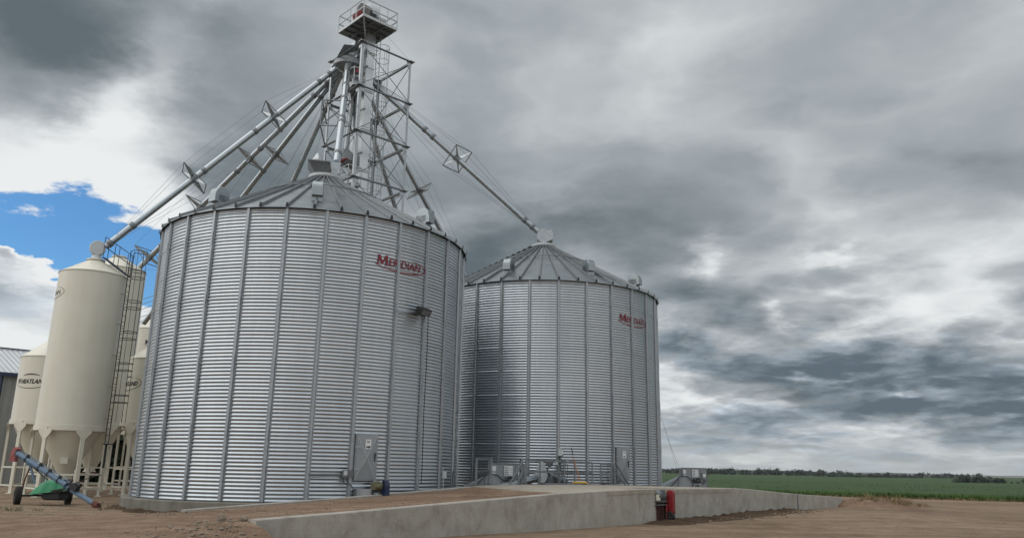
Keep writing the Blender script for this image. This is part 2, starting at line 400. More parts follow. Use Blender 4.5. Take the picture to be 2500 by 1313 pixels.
# ------------------------------------------------------------------ ramp: gravel fill, concrete deck, retaining walls, rear kerb
def surf(s, n):
    t = (n-NF)/(NR-NF); return lerp_prof(FRONT, s)*(1-t)+lerp_prof(REAR, s)*t
def sdeck(n): return 17.9+(n-15.1)/7.2*3.2     # where the gravel gives way to the slab
fil = MB()
def fillpt(u, v):
    n = NF+.26+(NR-NF-.42)*v; s1 = sdeck(n)+.25; s = 8.46+(s1-8.46)*u
    w_ = W(s, n); z = surf(s, n)-.05-.03*sin(v*pi)+.025*fb(w_.x*1.2, w_.y*1.2, 4)
    z -= .02*(math.exp(-((v-.3)/.07)**2)+math.exp(-((v-.62)/.07)**2))
    z = z*(1-sstep(.90, 1, u))+(surf(s, n)-.004)*sstep(.90, 1, u)
    return W(s, n, z)
fil.grid(fillpt, 60, 44)
def apronpt(u, v):
    s = 8.46-9.4*u; n = 12.2+12.3*v
    w_ = W(s, n); g0 = gz(w_.x, w_.y)-.03
    p = surf(8.46, min(max(n, NF), NR))-.06; k = (1-sstep(0, .82, u))*sstep(13.1, 15.5, n)*sstep(24.4, 22.3, n)
    return W(s, n, g0+(p-g0)*k+(.04*k+.012)*fb(w_.x*1.1, w_.y*1.1, 7))
fil.grid(apronpt, 46, 56)
struct(fil.build('ramp_gravel', 'gravel'), 'packed brown gravel filling the drive-over ramp')
rf = MB()
def rampR(u, v):
    s = 27.6+10.6*u; n = NF+.26+(NR-NF-.42)*v; return W(s, n, surf(s, n)-.04+.02*fb(s, n, 2))
rf.grid(rampR, 30, 20)
struct(rf.build('far_ramp_gravel', 'gravel'), 'gravel down slope at the far end of the ramp')
dk = MB()
poly = [W(sdeck(15.37), 15.37), W(22.4, 15.37), W(22.4, 16.5), W(23.75, 16.5), W(23.75, 15.37), W(27.6, 15.37), W(27.6, 22.45), W(sdeck(22.45)-.4, 22.45)]
def dz(p): s = p.dot(U); n = p.dot(NN); return surf(s, n)+.004
for s0 in range(0, 1): pass
nd = 22
def deckpt(u, v):
    n = 16.5+(22.45-16.5)*v; s0 = sdeck(n); s = s0+(27.6-s0)*u; return W(s, n, surf(s, n)+.004)
dk.grid(deckpt, 24, 10, False)
dk.grid(lambda u, v: W(sdeck(15.37+1.13*v)+(22.4-sdeck(15.37+1.13*v))*u, 15.37+1.13*v, surf(sdeck(15.37+1.13*v)+(22.4-sdeck(15.37+1.13*v))*u, 15.37+1.13*v)+.004), 12, 4, False)
dk.grid(lambda u, v: W(23.75+3.85*u, 15.37+1.13*v, surf(23.75+3.85*u, 15.37+1.13*v)+.004), 8, 4, False)
# slab edges round the pit notch and along the field side
for a, b_ in (((sdeck(22.45), 22.45), (sdeck(15.37), 15.37)), ((22.4, 15.37), (22.4, 16.5)), ((22.4, 16.5), (23.75, 16.5)), ((23.75, 16.5), (23.75, 15.37)), ((27.6, 22.45), (20.7, 22.45))):
    A = W(*a); B = W(*b_); dk.add([A+Vector((0, 0, dz(A))), B+Vector((0, 0, dz(B))), B+Vector((0, 0, dz(B)-.2)), A+Vector((0, 0, dz(A)-.2))], [(0, 1, 2, 3)])
struct(dk.build('concrete_deck', 'deckc'), 'flat pale concrete deck at the top of the ramp')

def wall_piece(mb, prof, s0, s1, n0, th, base=-.45, drop=0.):
    ss = sorted({s0, s1}|{p[0] for p in prof if s0 < p[0] < s1})
    top = [W(s, n0, lerp_prof(prof, s)-drop) for s in ss]
    for a, b_ in zip(top[:-1], top[1:]):
        t = NN*th; ch = .02
        mb.add([a+Vector((0, 0, -ch)), b_+Vector((0, 0, -ch)), b_+NN*ch, a+NN*ch, b_+t, a+t, Vector((a.x, a.y, base)), Vector((b_.x, b_.y, base)), Vector((b_.x, b_.y, base))+t, Vector((a.x, a.y, base))+t],
               [(6, 7, 1, 0), (0, 1, 2, 3), (3, 2, 4, 5), (5, 4, 8, 9)])
    for p, fl in ((top[0], 0), (top[-1], 1)):
        q = Vector((p.x, p.y, base)); t = NN*th
        mb.add([q, q+t, p+t, p], [(0, 3, 2, 1) if not fl else (0, 1, 2, 3)])
tw = thing('retaining_wall', 'long low concrete retaining wall rising along the gravel ramp up to the red drive', 'wall', W(8.46, NF, 0))
m = MB(); wall_piece(m, FRONT, 8.46, 22.5, NF, .25); m.build('wall_body', 'conc', tw)
for s in (10.64, 14.3, 17.8, 21.6):
    m = MB(); m.bar(W(s, NF-.002, -.2), W(s, NF-.002, lerp_prof(FRONT, s)-.03), .035, .01, up=NN); m.build('form_joint', 'conc', tw)
m = MB()
A = [W(s, NF-.007, lerp_prof(FRONT, s)-.012) for s in (19.94, 21.6, 22.5)]
for a, b_ in zip(A[:-1], A[1:]): m.obox((a+b_)/2-Vector((0, 0, .07)), b_-a, NN, (0, 0, 1), (b_-a).length/2, .0075, .06)
m.build('slab_edge', 'deckc', tw)
tw = thing('retaining_wall', 'concrete retaining wall sloping down from the red drive to the field end of the ramp', 'wall', W(23.62, NF, 0))
m = MB(); wall_piece(m, FRONT, 23.62, 37.4, NF, .25); m.build('wall_body', 'conc', tw)
m = MB(); m.bar(W(32.82, NF-.006, -.2), W(32.82, NF-.006, lerp_prof(FRONT, 32.82)-.02), .11, .02, up=NN); m.build('wide_joint', 'galvd', tw)
for s in (25.85, 28.7, 30.6, 35.2):
    m = MB(); m.bar(W(s, NF-.002, -.2), W(s, NF-.002, lerp_prof(FRONT, s)-.03), .03, .01, up=NN); m.build('form_joint', 'conc', tw)
m = MB()
A = [W(s, NF-.007, lerp_prof(FRONT, s)-.012) for s in (23.62, 27.4)]
for a, b_ in zip(A[:-1], A[1:]): m.obox((a+b_)/2-Vector((0, 0, .07)), b_-a, NN, (0, 0, 1), (b_-a).length/2, .0075, .06)
m.build('slab_edge', 'deckc', tw)
kb = MB(); wall_piece(kb, REAR, 10.3, 21.6, NR-.02, .2)
tag(kb.build('kerb_wall', 'conc'), 'low pale concrete kerb between gravel ramp and the big grain bin', 'kerb')
tw = MB(); wall_piece(tw, FRONT, 27.7, 37.4, NR, .25)
tag(tw.build('rear_retaining_wall', 'conc'), 'low concrete wall behind the down ramp, beside the fan at the field', 'wall')

# dark disturbed soil along the foot of the wall and the mound at its end
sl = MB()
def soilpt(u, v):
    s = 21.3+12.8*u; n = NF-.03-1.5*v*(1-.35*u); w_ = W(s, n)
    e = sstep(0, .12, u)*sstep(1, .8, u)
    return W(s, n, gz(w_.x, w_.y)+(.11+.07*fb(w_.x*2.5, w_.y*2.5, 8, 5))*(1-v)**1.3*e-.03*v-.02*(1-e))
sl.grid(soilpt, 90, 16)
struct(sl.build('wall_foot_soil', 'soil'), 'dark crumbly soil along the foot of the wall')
mn = MB()
def moundpt(u, v):
    s = 36.7+8.2*u; n = 12.4+5.0*v; w_ = W(s, n)
    k = sstep(0, .08, u)*sstep(1, .15, u)*sstep(0, .35, v)*sstep(1, .6, v)
    return W(s, n, gz(w_.x, w_.y)-.03+k*(.30+.30*fb(w_.x*1.9, w_.y*1.9, 3, 6))+.02*fb(w_.x*6, w_.y*6, 1))
mn.grid(moundpt, 110, 70)
tag(mn.build('dirt_mound', 'gravel'), 'low mound of brown dirt heaped against the field end of the wall', 'mound')

# soil along the near bin's footing, kept dark to paint the contact shade
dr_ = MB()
def contactpt(u, v):
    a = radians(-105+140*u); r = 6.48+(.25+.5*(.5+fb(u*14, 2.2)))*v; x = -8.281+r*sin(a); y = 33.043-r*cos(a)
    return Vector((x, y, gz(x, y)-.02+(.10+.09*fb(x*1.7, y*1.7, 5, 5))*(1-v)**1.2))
dr_.grid(contactpt, 150, 8)
struct(dr_.build('contact_shade_soil', 'soil'), 'soil at the footing of the big bin, dark to paint the contact shade')
# loose stones
def rock(mb, c, r, rn):
    t = (1+sqrt(5))/2
    vs = [(-1, t, 0), (1, t, 0), (-1, -t, 0), (1, -t, 0), (0, -1, t), (0, 1, t), (0, -1, -t), (0, 1, -t), (t, 0, -1), (t, 0, 1), (-t, 0, -1), (-t, 0, 1)]
    fs = [(0, 11, 5), (0, 5, 1), (0, 1, 7), (0, 7, 10), (0, 10, 11), (1, 5, 9), (5, 11, 4), (11, 10, 2), (10, 7, 6), (7, 1, 8), (3, 9, 4), (3, 4, 2), (3, 2, 6), (3, 6, 8), (3, 8, 9), (4, 9, 5), (2, 4, 11), (6, 2, 10), (8, 6, 7), (9, 8, 1)]
    sx, sy, sz = rn.uniform(.7, 1.3), rn.uniform(.7, 1.3), rn.uniform(.45, .8); c = Vector(c); a = rn.uniform(0, 6.3)
    out = []
    for v in vs:
        p = Vector(v).normalized()*r*rn.uniform(.8, 1.15); p = Vector((p.x*sx, p.y*sy, p.z*sz)); p.rotate(Matrix.Rotation(a, 3, 'Z')); out.append(c+p)
    mb.add(out, fs)
rg = random.Random(5); gv = MB()
def height(x, y):
    s = U.x*x+U.y*y; n = NN.x*x+NN.y*y
    if 8.46 < s < sdeck(n)+.1 and NF+.25 < n < NR-.1: return surf(s, n)-.05
    if -.9 < s <= 8.46 and 12.2 < n < 24.5: return apronpt((8.46-s)/9.4, (n-12.2)/12.3).z
    if 36.7 < s < 44.9 and 12.4 < n < 17.4: return max(gz(x, y), moundpt((s-36.7)/8.2, (n-12.4)/5.0).z)
    return gz(x, y)
for k in range(700):     # around the wall end and on the ramp
    s = rg.uniform(1, 18); n = rg.uniform(12.6, 22.1)
    if s > 8.3 and n < NF+.3: continue
    p = W(s, n); rock(gv, (p.x, p.y, height(p.x, p.y)), rg.uniform(.010, .036)*(1.25 if s < 9 and n < 17 else .8), rg)
for k in range(110):     # heap beside the wall end
    s = rg.gauss(7.5, .7); n = rg.gauss(14.9, .55); p = W(s, n)
    if s > 8.35 and n < NF+.3: continue
    rock(gv, (p.x, p.y, height(p.x, p.y)+.01), rg.uniform(.012, .05), rg)
for k in range(620):     # yard by the auger and the bin foundation
    x = rg.uniform(-21, -7); y = rg.uniform(21, 30.5); rock(gv, (x, y, height(x, y)), rg.uniform(.012, .042), rg)
for k in range(900):     # open yard
    a = rg.uniform(0, 1); p = W(rg.uniform(14, 46), rg.uniform(4, 15)); 
    if p.dot(NN) > 14.6 and p.dot(U) < 37: continue
    rock(gv, (p.x, p.y, height(p.x, p.y)), rg.uniform(.01, .035), rg)
for k in range(150):
    s = rg.uniform(23.8, 34); n = NF-abs(rg.gauss(.55, .35))-.05; p = W(s, n); rock(gv, (p.x, p.y, gz(p.x, p.y)+.02), rg.uniform(.015, .05), rg)
struct(gv.build('gravel_stones', 'stone'), 'loose small stones scattered over the dirt', 'stuff')
for (x, y, r_, lab) in ((-5.75, 16.75, .15, 'pale rounded stone on the dirt near the open end of the wall'), (-5.42, 17.15, .10, 'small tan stone touching the open end of the wall'), (-9.3, 23.6, .09, 'flat pale stone beside the start of the low kerb')):
    st = MB(); rock(st, (x, y, height(x, y)+r_*.35), r_, rg)
    tag(st.build('stone', 'stone'), lab, 'stone')

def tuft(name, label, c, n, h, spread, mat, cat='plant', group=None, seed=0, leafw=.012):
    r = random.Random(seed); m = MB()
    for k in range(n):
        a = r.uniform(0, 2*pi); q = r.random()**.6*spread; bx, by = c[0]+cos(a)*q*.5, c[1]+sin(a)*q*.5; z = height(bx, by)
        H_ = h*r.uniform(.4, 1.05); lx, ly = cos(a)*spread*.6*r.random(), sin(a)*spread*.6*r.random(); w = leafw*r.uniform(.6, 1.5); t = r.uniform(0, pi)
        d = Vector((cos(t)*w, sin(t)*w, 0)); b0 = Vector((bx, by, z-.02)); m1 = Vector((bx+lx*.4, by+ly*.4, z+H_*.65)); m2 = Vector((bx+lx, by+ly, z+H_))
        m.add([b0-d, b0+d, m1+d*.8, m1-d*.8, m2], [(0, 1, 2, 3), (3, 2, 4)])
    return tag(m.build(name, mat), label, cat, group)
for i, (x, y, n, h_, sp, lab) in enumerate([
        (-16.95, 27.6, 26, .15, .45, 'sparse green weed clump on the dirt in front of the auger wheel'),
        (-16.2, 27.2, 60, .20, .6, 'largest grey-green weed clump on the dirt in front of the auger'),
        (-15.55, 27.6, 30, .10, .3, 'small weed tuft on the dirt near the auger intake'),
        (-16.75, 30.7, 36, .16, .8, 'thin green weeds under the auger axle'),
        (-15.2, 31.6, 40, .2, .8, 'thin green weeds behind the lower auger tube'),
        (-13.9, 28.6, 32, .12, .35, 'sparse weed tuft at the corner of the bin foundation')]):
    tuft('weed', lab, (x, y), n, h_, sp, 'weed', 'weed', 'weeds on the dirt by the auger', 40+i, .007)
for i, (s, n, c_, h_, sp, lab) in enumerate([
        (38.6, 14.4, 260, .34, 1.0, 'tan dry grass clump on the dirt mound just past the wall end'),
        (40.4, 13.9, 320, .36, 1.3, 'largest tan dry grass clump on the middle of the dirt mound'),
        (42.6, 13.6, 200, .22, 1.1, 'low tan dry grass clump at the outer edge of the dirt mound'),
        (31.2, 14.2, 60, .13, .7, 'dry grass tuft at the wall foot near the wide joint'),
        (29.0, 14.1, 36, .11, .5, 'thin dry grass at the wall foot midway to the red drive')]):
    p = W(s, n); tuft('dry_grass_clump', lab, (p.x, p.y), c_, h_, sp, 'drygrass', 'grass', 'dry grass clumps by the wall', 60+i, .008)
# ------------------------------------------------------------------ big corrugated bins (local: phi from -Y towards +X)
RB, Z0, RH, NRING = 6.17, .42, 1.118, 9
ZE = Z0+RH*NRING; ZP = 13.72
def pol(r, phi, z): return Vector((r*sin(phi), -r*cos(phi), z))
def bin_wall_mesh():
    m = MB(); NC = 168; per = 8
    for k in range(NRING):
        rows = 9*per
        vs = []
        for j in range(rows+1):
            t = j/per; z = Z0+k*RH+RH*j/rows
            r = RB+.0108*sin(2*pi*t)+(.012 if j < per*.55 else 0)*(1 if k else 0)
            vs += [pol(r, 2*pi*i/NC, z) for i in range(NC)]
        m.add(vs, [(j*NC+i, j*NC+(i+1) % NC, (j+1)*NC+(i+1) % NC, (j+1)*NC+i) for j in range(rows) for i in range(NC)], True)
        if k:   # lower lip of each lapped sheet
            z = Z0+k*RH; a = [pol(RB+.012, 2*pi*i/NC, z) for i in range(NC)]+[pol(RB-.012, 2*pi*i/NC, z-.004) for i in range(NC)]
            m.add(a, [(NC+i, NC+(i+1) % NC, (i+1) % NC, i) for i in range(NC)])
    return m
def stiff_mb(phi):
    m = MB(); c, s_ = cos(phi), sin(phi); er = Vector((s_, -c, 0)); et = Vector((c, s_, 0))
    prof = [(-.088, .012), (-.058, .012), (-.042, .075), (.042, .075), (.058, .012), (.088, .012), (.088, .006), (.062, .006), (.046, .068), (-.046, .068), (-.062, .006), (-.088, .006)]
    for k in range(5):
        z0 = Z0+.01+k*2*RH; z1 = min(Z0+NRING*RH-.03, z0+2*RH+.02); d = .004*(k % 2)
        m.prism([er*(RB+y+d)+et*x+Vector((0, 0, z0)) for x, y in prof], (0, 0, z1-z0))
    for k in range(1, 5):   # bolted splice over each joint
        z = Z0+k*2*RH; m.obox(er*(RB+.083)+Vector((0, 0, z)), et, er, (0, 0, 1), .036, .006, .24)
    z = Z0+.06
    while z < ZE-.1:       # bolt heads in the flanges
        for x in (-.073, .073): m.obox(er*(RB+.018)+et*x+Vector((0, 0, z)), et, er, (0, 0, 1), .011, .009, .011)
        z += .124
    return m
WALLM = None
def make_bin(c, psi, label, rib_off, vents, numbered):
    global WALLM
    t = thing('grain_bin', label, 'grain bin', (c[0], c[1], 0), psi)
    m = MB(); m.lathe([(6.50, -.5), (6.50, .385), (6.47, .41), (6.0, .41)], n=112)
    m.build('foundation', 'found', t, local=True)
    if WALLM is None:
        w = bin_wall_mesh().build('wall', 'sheet', t, local=True); WALLM = w.data
    else: part('wall', WALLM, t)
    for k in range(28): stiff_mb(radians(2.9+k*360/28)).build('stiffener', 'stiff', t, local=True)
    # roof: flat tapered panels with upstanding ribs
    n = 42; m = MB(); sl = (ZP-ZE)/(RB-.5)
    for k in range(n):
        a0 = radians(rib_off+k*360/n); a1 = a0+2*pi/n; am = (a0+a1)/2
        q = [pol(RB+.13, a0, ZE-.04), pol(RB+.13, a1, ZE-.04), pol(.5, a1, ZP), pol(.5, a0, ZP)]
        m.add(q, [(0, 1, 2, 3)])
        m.add([q[0], q[1], q[1]-Vector((0, 0, .035)), q[0]-Vector((0, 0, .035))], [(0, 3, 2, 1)])
    rf = m.build('roof', 'roof', t, local=True)
    for k in range(n):
        a = radians(rib_off+k*360/n); m = MB(); et = Vector((cos(a), sin(a), 0)); up = Vector((0, 0, 1))
        o, i = pol(RB+.15, a, ZE-.045), pol(.55, a, ZP-.03)
        A = [o-et*.06, o-et*.035+up*.11, o+et*.035+up*.11, o+et*.06]; B = [i-et*.035, i-et*.022+up*.10, i+et*.022+up*.10, i+et*.035]
        m.add(A+B, [(0, 1, 2, 3), (7, 6, 5, 4), (0, 4, 5, 1), (1, 5, 6, 2), (2, 6, 7, 3)])
        m.build('rib', 'galvd', rf, local=True)
        m = MB(); o2 = pol(RB+.152, a, ZE-.05)       # dark open rib end
        er = pol(1, a, 0); m.prism([o2-et*.06, o2+et*.06, o2+et*.03+up*.15, o2-et*.03+up*.15], er*.012); m.build('rib_end', 'dark', rf, local=True)
    m = MB(); m.lathe([(RB+.02, ZE-.10), (RB+.05, ZE-.10), (RB+.05, ZE-.03), (RB+.02, ZE-.03)], n=112); m.build('eave_shadow_ring', 'dark', t, local=True)  # black ring paints the shadow gap under the roof overhang
    m = MB(); rr = 2.75; z = ZP-(rr-.5)*sl+.13
    m.tube([pol(rr, 2*pi*k/84, z) for k in range(85)], .022, 6, cap=False); m.build('roof_ring', 'galvd', rf, local=True)
    m = MB(); m.lathe([(.52, ZP-.1), (.66, ZP-.03), (.70, ZP+.02), (.70, ZP+.13), (.62, ZP+.16), (.0, ZP+.16)], n=40); m.build('peak_collar', 'pale', t, local=True)
    for ph, r in vents:
        a = radians(ph)-psi; er = pol(1, a, 0); et = Vector((cos(a), sin(a), 0)); zc = ZP-(r-.5)*sl
        base = er*r+Vector((0, 0, zc)); m = MB()
        v = m; v.obox(base+Vector((0, 0, .14))-er*.06, et, er, (0, 0, 1), .2, .24, .26)
        cc = base+Vector((0, 0, .42))
        v.lathe([(0, -.20), (.295, -.20), (.31, -.18), (.31, .18), (.295, .20), (0, .20)], cc, 28, et)
        v.obox(cc+er*.2-Vector((0, 0, .16)), et, er, (0, 0, 1), .195, .13, .15)
        vo = v.build('roof_vent', 'roof', rf, local=True)
    # access door: flat panel folded into an X, hung on strap hinges
    dm = radians(33.4); er = pol(1, dm, 0); et = Vector((cos(dm), sin(dm), 0)); up = Vector((0, 0, 1)); zb, ztop, hw = 1.17, 2.645, .375; rd = RB+.10
    P = lambda x, z, o=0: er*(rd+o)+et*x+up*z
    m = MB(); m.obox(P(0, (zb+ztop)/2, -.06), et, er, up, hw+.03, .05, (ztop-zb)/2+.03); fr = m
    zm = (zb+ztop)/2
    m.add([P(-hw, zb), P(hw, zb), P(hw, ztop), P(-hw, ztop), P(0, zm, .055)], [(0, 1, 4), (1, 2, 4), (2, 3, 4), (3, 0, 4)])
    d = m.build('door', 'fan', t, local=True)
    m = MB()
    for a_, b_ in (((-hw, zb), (hw, ztop)), ((-hw, ztop), (hw, zb))):
        for q in (0, 1):
            p = P(*a_) if q == 0 else P(*b_); m.bar(p+er*.004, P(0, zm, .059), .012, .006, up=er)
    m.build('folded_ridge', 'pale', d, local=True)
    m = MB(); m.bar(P(hw-.07, zm-.13, .02), P(hw-.07, zm+.10, .02), .03, .04, up=er); m.tube([P(hw-.07, zm+.1, .03), P(hw-.07, zm+.16, .07), P(hw-.07, zm+.05, .08)], .012, 6); m.build('door_handle', 'dark', d, local=True)
    for zz in (zb+.35, ztop-.4):
        m = MB(); m.bar(P(-hw-.05, zz, .0), P(-hw+.14, zz, .03), .05, .012, up=er); m.build('hinge', 'galv', d, local=True)
    m = MB(); m.obox(P(.02, ztop-.31, .052), et, er, up, .105, .006, .16); pl = m.build('number_plate', 'white', d, local=True)
    def plate_text(body, size, x, z, bold=.0, mat='ink'):
        vs, fs = text_mesh(body, size, bold); mm = MB(); mm.add([P(x+v.x, z+v.y, .0605) for v in vs], fs); mm.build('lettering', mat, d, local=True)
    if numbered: plate_text('44B', .105, .02, ztop-.435, .006)
    else: m = MB(); m.obox(P(.02, ztop-.40, .0595), et, er, up, .05, .0015, .028); m.build('plate_mark', 'greyink', d, local=True)
    m = MB()
    for q in range(3): m.obox(P(.02, ztop-.20-.03*q, .0595), et, er, up, .075-.012*q, .0015, .007)
    m.build('small_print', 'greyink', d, local=True)
    # maker's lettering with a tapered swoosh, on the crest of the corrugations
    m = MB(); lp = radians(43.2); rl = RB+.027
    
    def stroke(p, q, w):
        d = Vector((q[0]-p[0], q[1]-p[1])); k = Vector((w/2, 0))
        m.add([on_cyl((0, 0), rl, lp, x, 8.70+z) for x, z in ((p[0]-w/2, p[1]), (p[0]+w/2, p[1]), (q[0]+w/2, q[1]), (q[0]-w/2, q[1]))], [(0, 1, 2, 3)])
    for p, q, w in (((-1.03, 0), (-.99, .36), .055), ((-.985, .36), (-.85, .03), .085), ((-.85, .03), (-.70, .36), .055), ((-.69, .36), (-.66, 0), .095)): stroke(p, q, w)
    for x, z, w in ((-1.03, 0, .13), (-.66, 0, .16), (-1.0, .335, .12), (-.69, .335, .13)): stroke((x, z), (x, z+.025), w)
    wrap_fit(m, 'ERIDIAN', .39, (0, 0), rl, lp, 8.70, -.56, .87, .004)
    m.build('lettering', 'logored', t, local=True)
    m = MB(); wrap_arc(m, (0, 0), rl+.002, lp, 8.80, 1.14, .27, -168, 66, .04, 80, .0, .0); m.build('swoosh', 'logored', t, local=True)
    return t
C1 = (-8.281, 33.043); C2 = (1.768, 43.451)
b1 = make_bin(C1, 0, 'large near corrugated steel grain bin with floodlight arm and door plate reading 44B', 2.9+.03, [(11.5, 5.0), (-33.2, 5.2), (62.5, 5.35), (-80, 5.0), (108, 5.0), (155, 5), (200, 5), (245, 5)], True)
b2 = make_bin(C2, radians(1.6), 'corrugated steel grain bin beyond the railed concrete deck, next to the crop field', 2.9, [(-22.2, 5.1), (24.8, 5.0), (56.5, 5.55), (-70, 5), (104, 5), (150, 5), (195, 5), (242, 5)], False)
def bpart(b, mb, name, mat): return mb.build(name, mat, b)     # world coordinates
def P1(r, ph, z): return Vector((C1[0], C1[1], 0))+pol(r, radians(ph), z)
def P2(r, ph, z): return Vector((C2[0], C2[1], 0))+pol(r, radians(ph), z)
# near bin: floodlight on a strut between two stiffeners, with its cable
m = MB(); m.bar(P1(RB+.10, 41.5, 7.10), P1(RB+.10, 54.4, 7.12), .05, .05); sr = m.build('lamp_strut', 'galv', b1)
m = MB(); c_ = P1(RB+.30, 51.2, 7.20); er = pol(1, radians(51.2), 0); et = Vector((cos(radians(51.2)), sin(radians(51.2)), 0))
tz = (Vector((0, 0, 1))+er*.55).normalized(); ty = (er-Vector((0, 0, 1))*.55).normalized()
m.obox(c_, et, ty, tz, .26, .15, .12); m.obox(c_-ty*.18, et, ty, tz, .16, .05, .09)
m.bar(P1(RB+.1, 51.2, 7.12), c_-ty*.1, .06); fl = m.build('floodlight', 'dark', b1)
m = MB(); m.obox(c_+ty*.155+tz*0, et, ty, tz, .225, .006, .095); m.build('lamp_glass', 'lens', fl)
m = MB(); m.tube([c_-ty*.1+et*.22, P1(RB+.2, 54.4, 7.22), P1(RB+.11, 55.4, 7.0)]+[P1(RB+.105, 55.45+.15*sin(k), 6.6-k*.62) for k in range(10)], .017, 6); m.build('cable', 'dark', b1)
# near bin: strut and switch box beside the door, looping cable, grey cover and motor at the foot
m = MB(); m.bar(P1(RB+.10, 16.0, 1.33), P1(RB+.10, 28.9, 1.345), .05, .05, up=(0, 0, 1)); m.build('switch_strut', 'galvd', b1)
m = MB(); er = pol(1, radians(26.9), 0); et = Vector((cos(radians(26.9)), sin(radians(26.9)), 0))
m.obox(P1(RB+.2, 26.6, 1.36), et, er, (0, 0, 1), .08, .07, .12); m.obox(P1(RB+.16, 28.2, 1.36), et, er, (0, 0, 1), .11, .02, .12); sb = m.build('switch_box', 'steelgrey', b1)
m = MB(); m.obox(P1(RB+.275, 26.6, 1.38), et, er, (0, 0, 1), .06, .005, .07); m.build('switch_face', 'pale', sb)
m = MB(); m.tube([P1(RB+.2, 26.2, 1.25), P1(RB+.22, 26.2, 1.10), P1(RB+.22, 26.8, 1.02), P1(RB+.2, 27.6, 1.03)], .014, 6)
m.tube([P1(RB+.2, 27.2, 1.25), P1(RB+.22, 27.6, 1.08), P1(RB+.18, 28.9, .98), P1(RB+.16, 29.6, .85), P1(RB+.2, 29.2, .5)], .014, 6); m.build('cable', 'dark', b1)
m = MB(); m.tube([P1(RB+.1, 68.5, 1.6), P1(RB+.12, 68.6, 1.3), P1(RB+.12, 68.7, .8)], .02, 6); m.obox(P1(RB+.1, 69.2, 1.35), et, er, (0, 0, 1), .09, .05, .12); m.build('outlet_box', 'pale', b1)
m = MB(); m.tube([P1(RB+.16, 77, 1.5), P1(RB+.14, 76.6, 1.2), P1(RB+.14, 76.4, .7)], .018, 6); m.build('cable', 'dark', b1)
m = MB(); er = pol(1, radians(32), 0); et = Vector((cos(radians(32)), sin(radians(32)), 0))
m.obox(P1(RB+.22, 32.2, .72), et, er, (0, 0, 1), .25, .2, .16); m.bar(P1(RB+.43, 33.2, .66), P1(RB+.43, 33.2, .80), .03, .012, up=er); m.build('sweep_cover', 'galv', b1)
# motor of the unloading auger at the foot of the near bin
mt = thing('auger_motor', 'olive electric motor with navy blue guard at the big bin foot, below its door', 'motor', P1(RB+.5, 36.5, .42))
c_ = P1(RB+.42, 36.1, .96); ax = et
m = MB(); m.lathe([(0, -.17), (.10, -.17), (.135, -.14), (.145, -.1), (.145, .14), (.12, .17), (0, .17)], c_, 18, ax); m.obox(c_+Vector((0, 0, .12))-ax*.03+er*.06, ax, er, (0, 0, 1), .07, .06, .05); m.obox(c_-ax*.14, ax, er, (0, 0, 1), .05, .12, .1); m.build('motor_body', 'olive', mt)
m = MB(); q = [c_+ax*.16+er*.08]; o = c_+ax*.17+er*.12
pts = [o+er*(.19*cos(a))*1+Vector((0, 0, .02+.19*sin(a))) for a in [pi*k/12 for k in range(13)]]+[o-er*.19-Vector((0, 0, .42)), o+er*.19-Vector((0, 0, .42))]
m.prism(pts, ax*.16); m.build('belt_guard', 'navy', mt)
m = MB(); m.obox(c_-Vector((0, 0, .2)), ax, er, (0, 0, 1), .2, .12, .015); m.bar(c_-Vector((0, 0, .2))-ax*.15, c_-Vector((0, 0, .55))-ax*.15, .05); m.bar(c_-Vector((0, 0, .2))+ax*.1, c_-Vector((0, 0, .55))+ax*.1, .05); m.build('motor_stand', 'dark', mt)
m = MB(); m.tube([c_+Vector((0, 0, .14))+ax*.06+Vector((.03*cos(k*pi/4), 0, .03+.03*sin(k*pi/4))) for k in range(9)], .008, 5, cap=False); m.build('lifting_eye', 'dark', mt)
# peaks: fill hood on the near bin, octagonal inlet box on the far one
Pk = Vector((C1[0], C1[1], ZP))
vx = Vector((.97, .24, 0)); vy = Vector((-.24, .97, 0))
m = MB()
def fr(z, x0, x1, y): return [Pk+vx*x0-vy*y+Vector((0, 0, z)), Pk+vx*x1-vy*y+Vector((0, 0, z)), Pk+vx*x1+vy*y+Vector((0, 0, z)), Pk+vx*x0+vy*y+Vector((0, 0, z))]
lo, hi = fr(.15, -.42, .25, .36), fr(.66, -.78, .17, .62)
m.add(lo+hi, [(0, 1, 5, 4), (1, 2, 6, 5), (2, 3, 7, 6), (3, 0, 4, 7), (4, 5, 6, 7)]); m.bar(hi[0], hi[1], .05); m.build('fill_hood', 'galvd', b1)
m = MB(); m.lathe([(.26, 0), (.24, .22), (.10, .5), (.04, .56), (0, .56)], Pk+vx*-.38+Vector((0, 0, .67)), 9, (0, 0, 1), False); m.build('hood_cap', 'galv', b1)
m = MB(); m.obox(Pk+vx*.43-vy*.1+Vector((0, 0, .52)), vx, vy, (0, 0, 1), .19, .22, .26); m.lathe([(.24, -.02), (.22, -.2), (.22, -.36)], Pk+vx*.43-vy*.1+Vector((0, 0, .5)), 20); m.build('inlet_box', 'galv', b1)
P_ = Vector((C2[0], C2[1], ZP)); vx = Vector((.999, -.04, 0)); vy = Vector((.04, .999, 0)); m = MB()
m.prism([P_+vx*(.41*cos(pi/8+k*pi/4))-vy*.3+Vector((0, 0, .64+.42*sin(pi/8+k*pi/4))) for k in range(8)], vy*.6)
m.lathe([(.30, .28), (.24, .1)], P_, 24); m.prism([P_+vx*.2-vy*.36+Vector((0, 0, .30)), P_+vx*.5-vy*.36+Vector((0, 0, .42)), P_+vx*.52-vy*.36+Vector((0, 0, .78)), P_+vx*.42-vy*.36+Vector((0, 0, 1.02)), P_+vx*.2-vy*.36+Vector((0, 0, .9))], vy*.72); m.build('inlet_box', 'galv', b2)
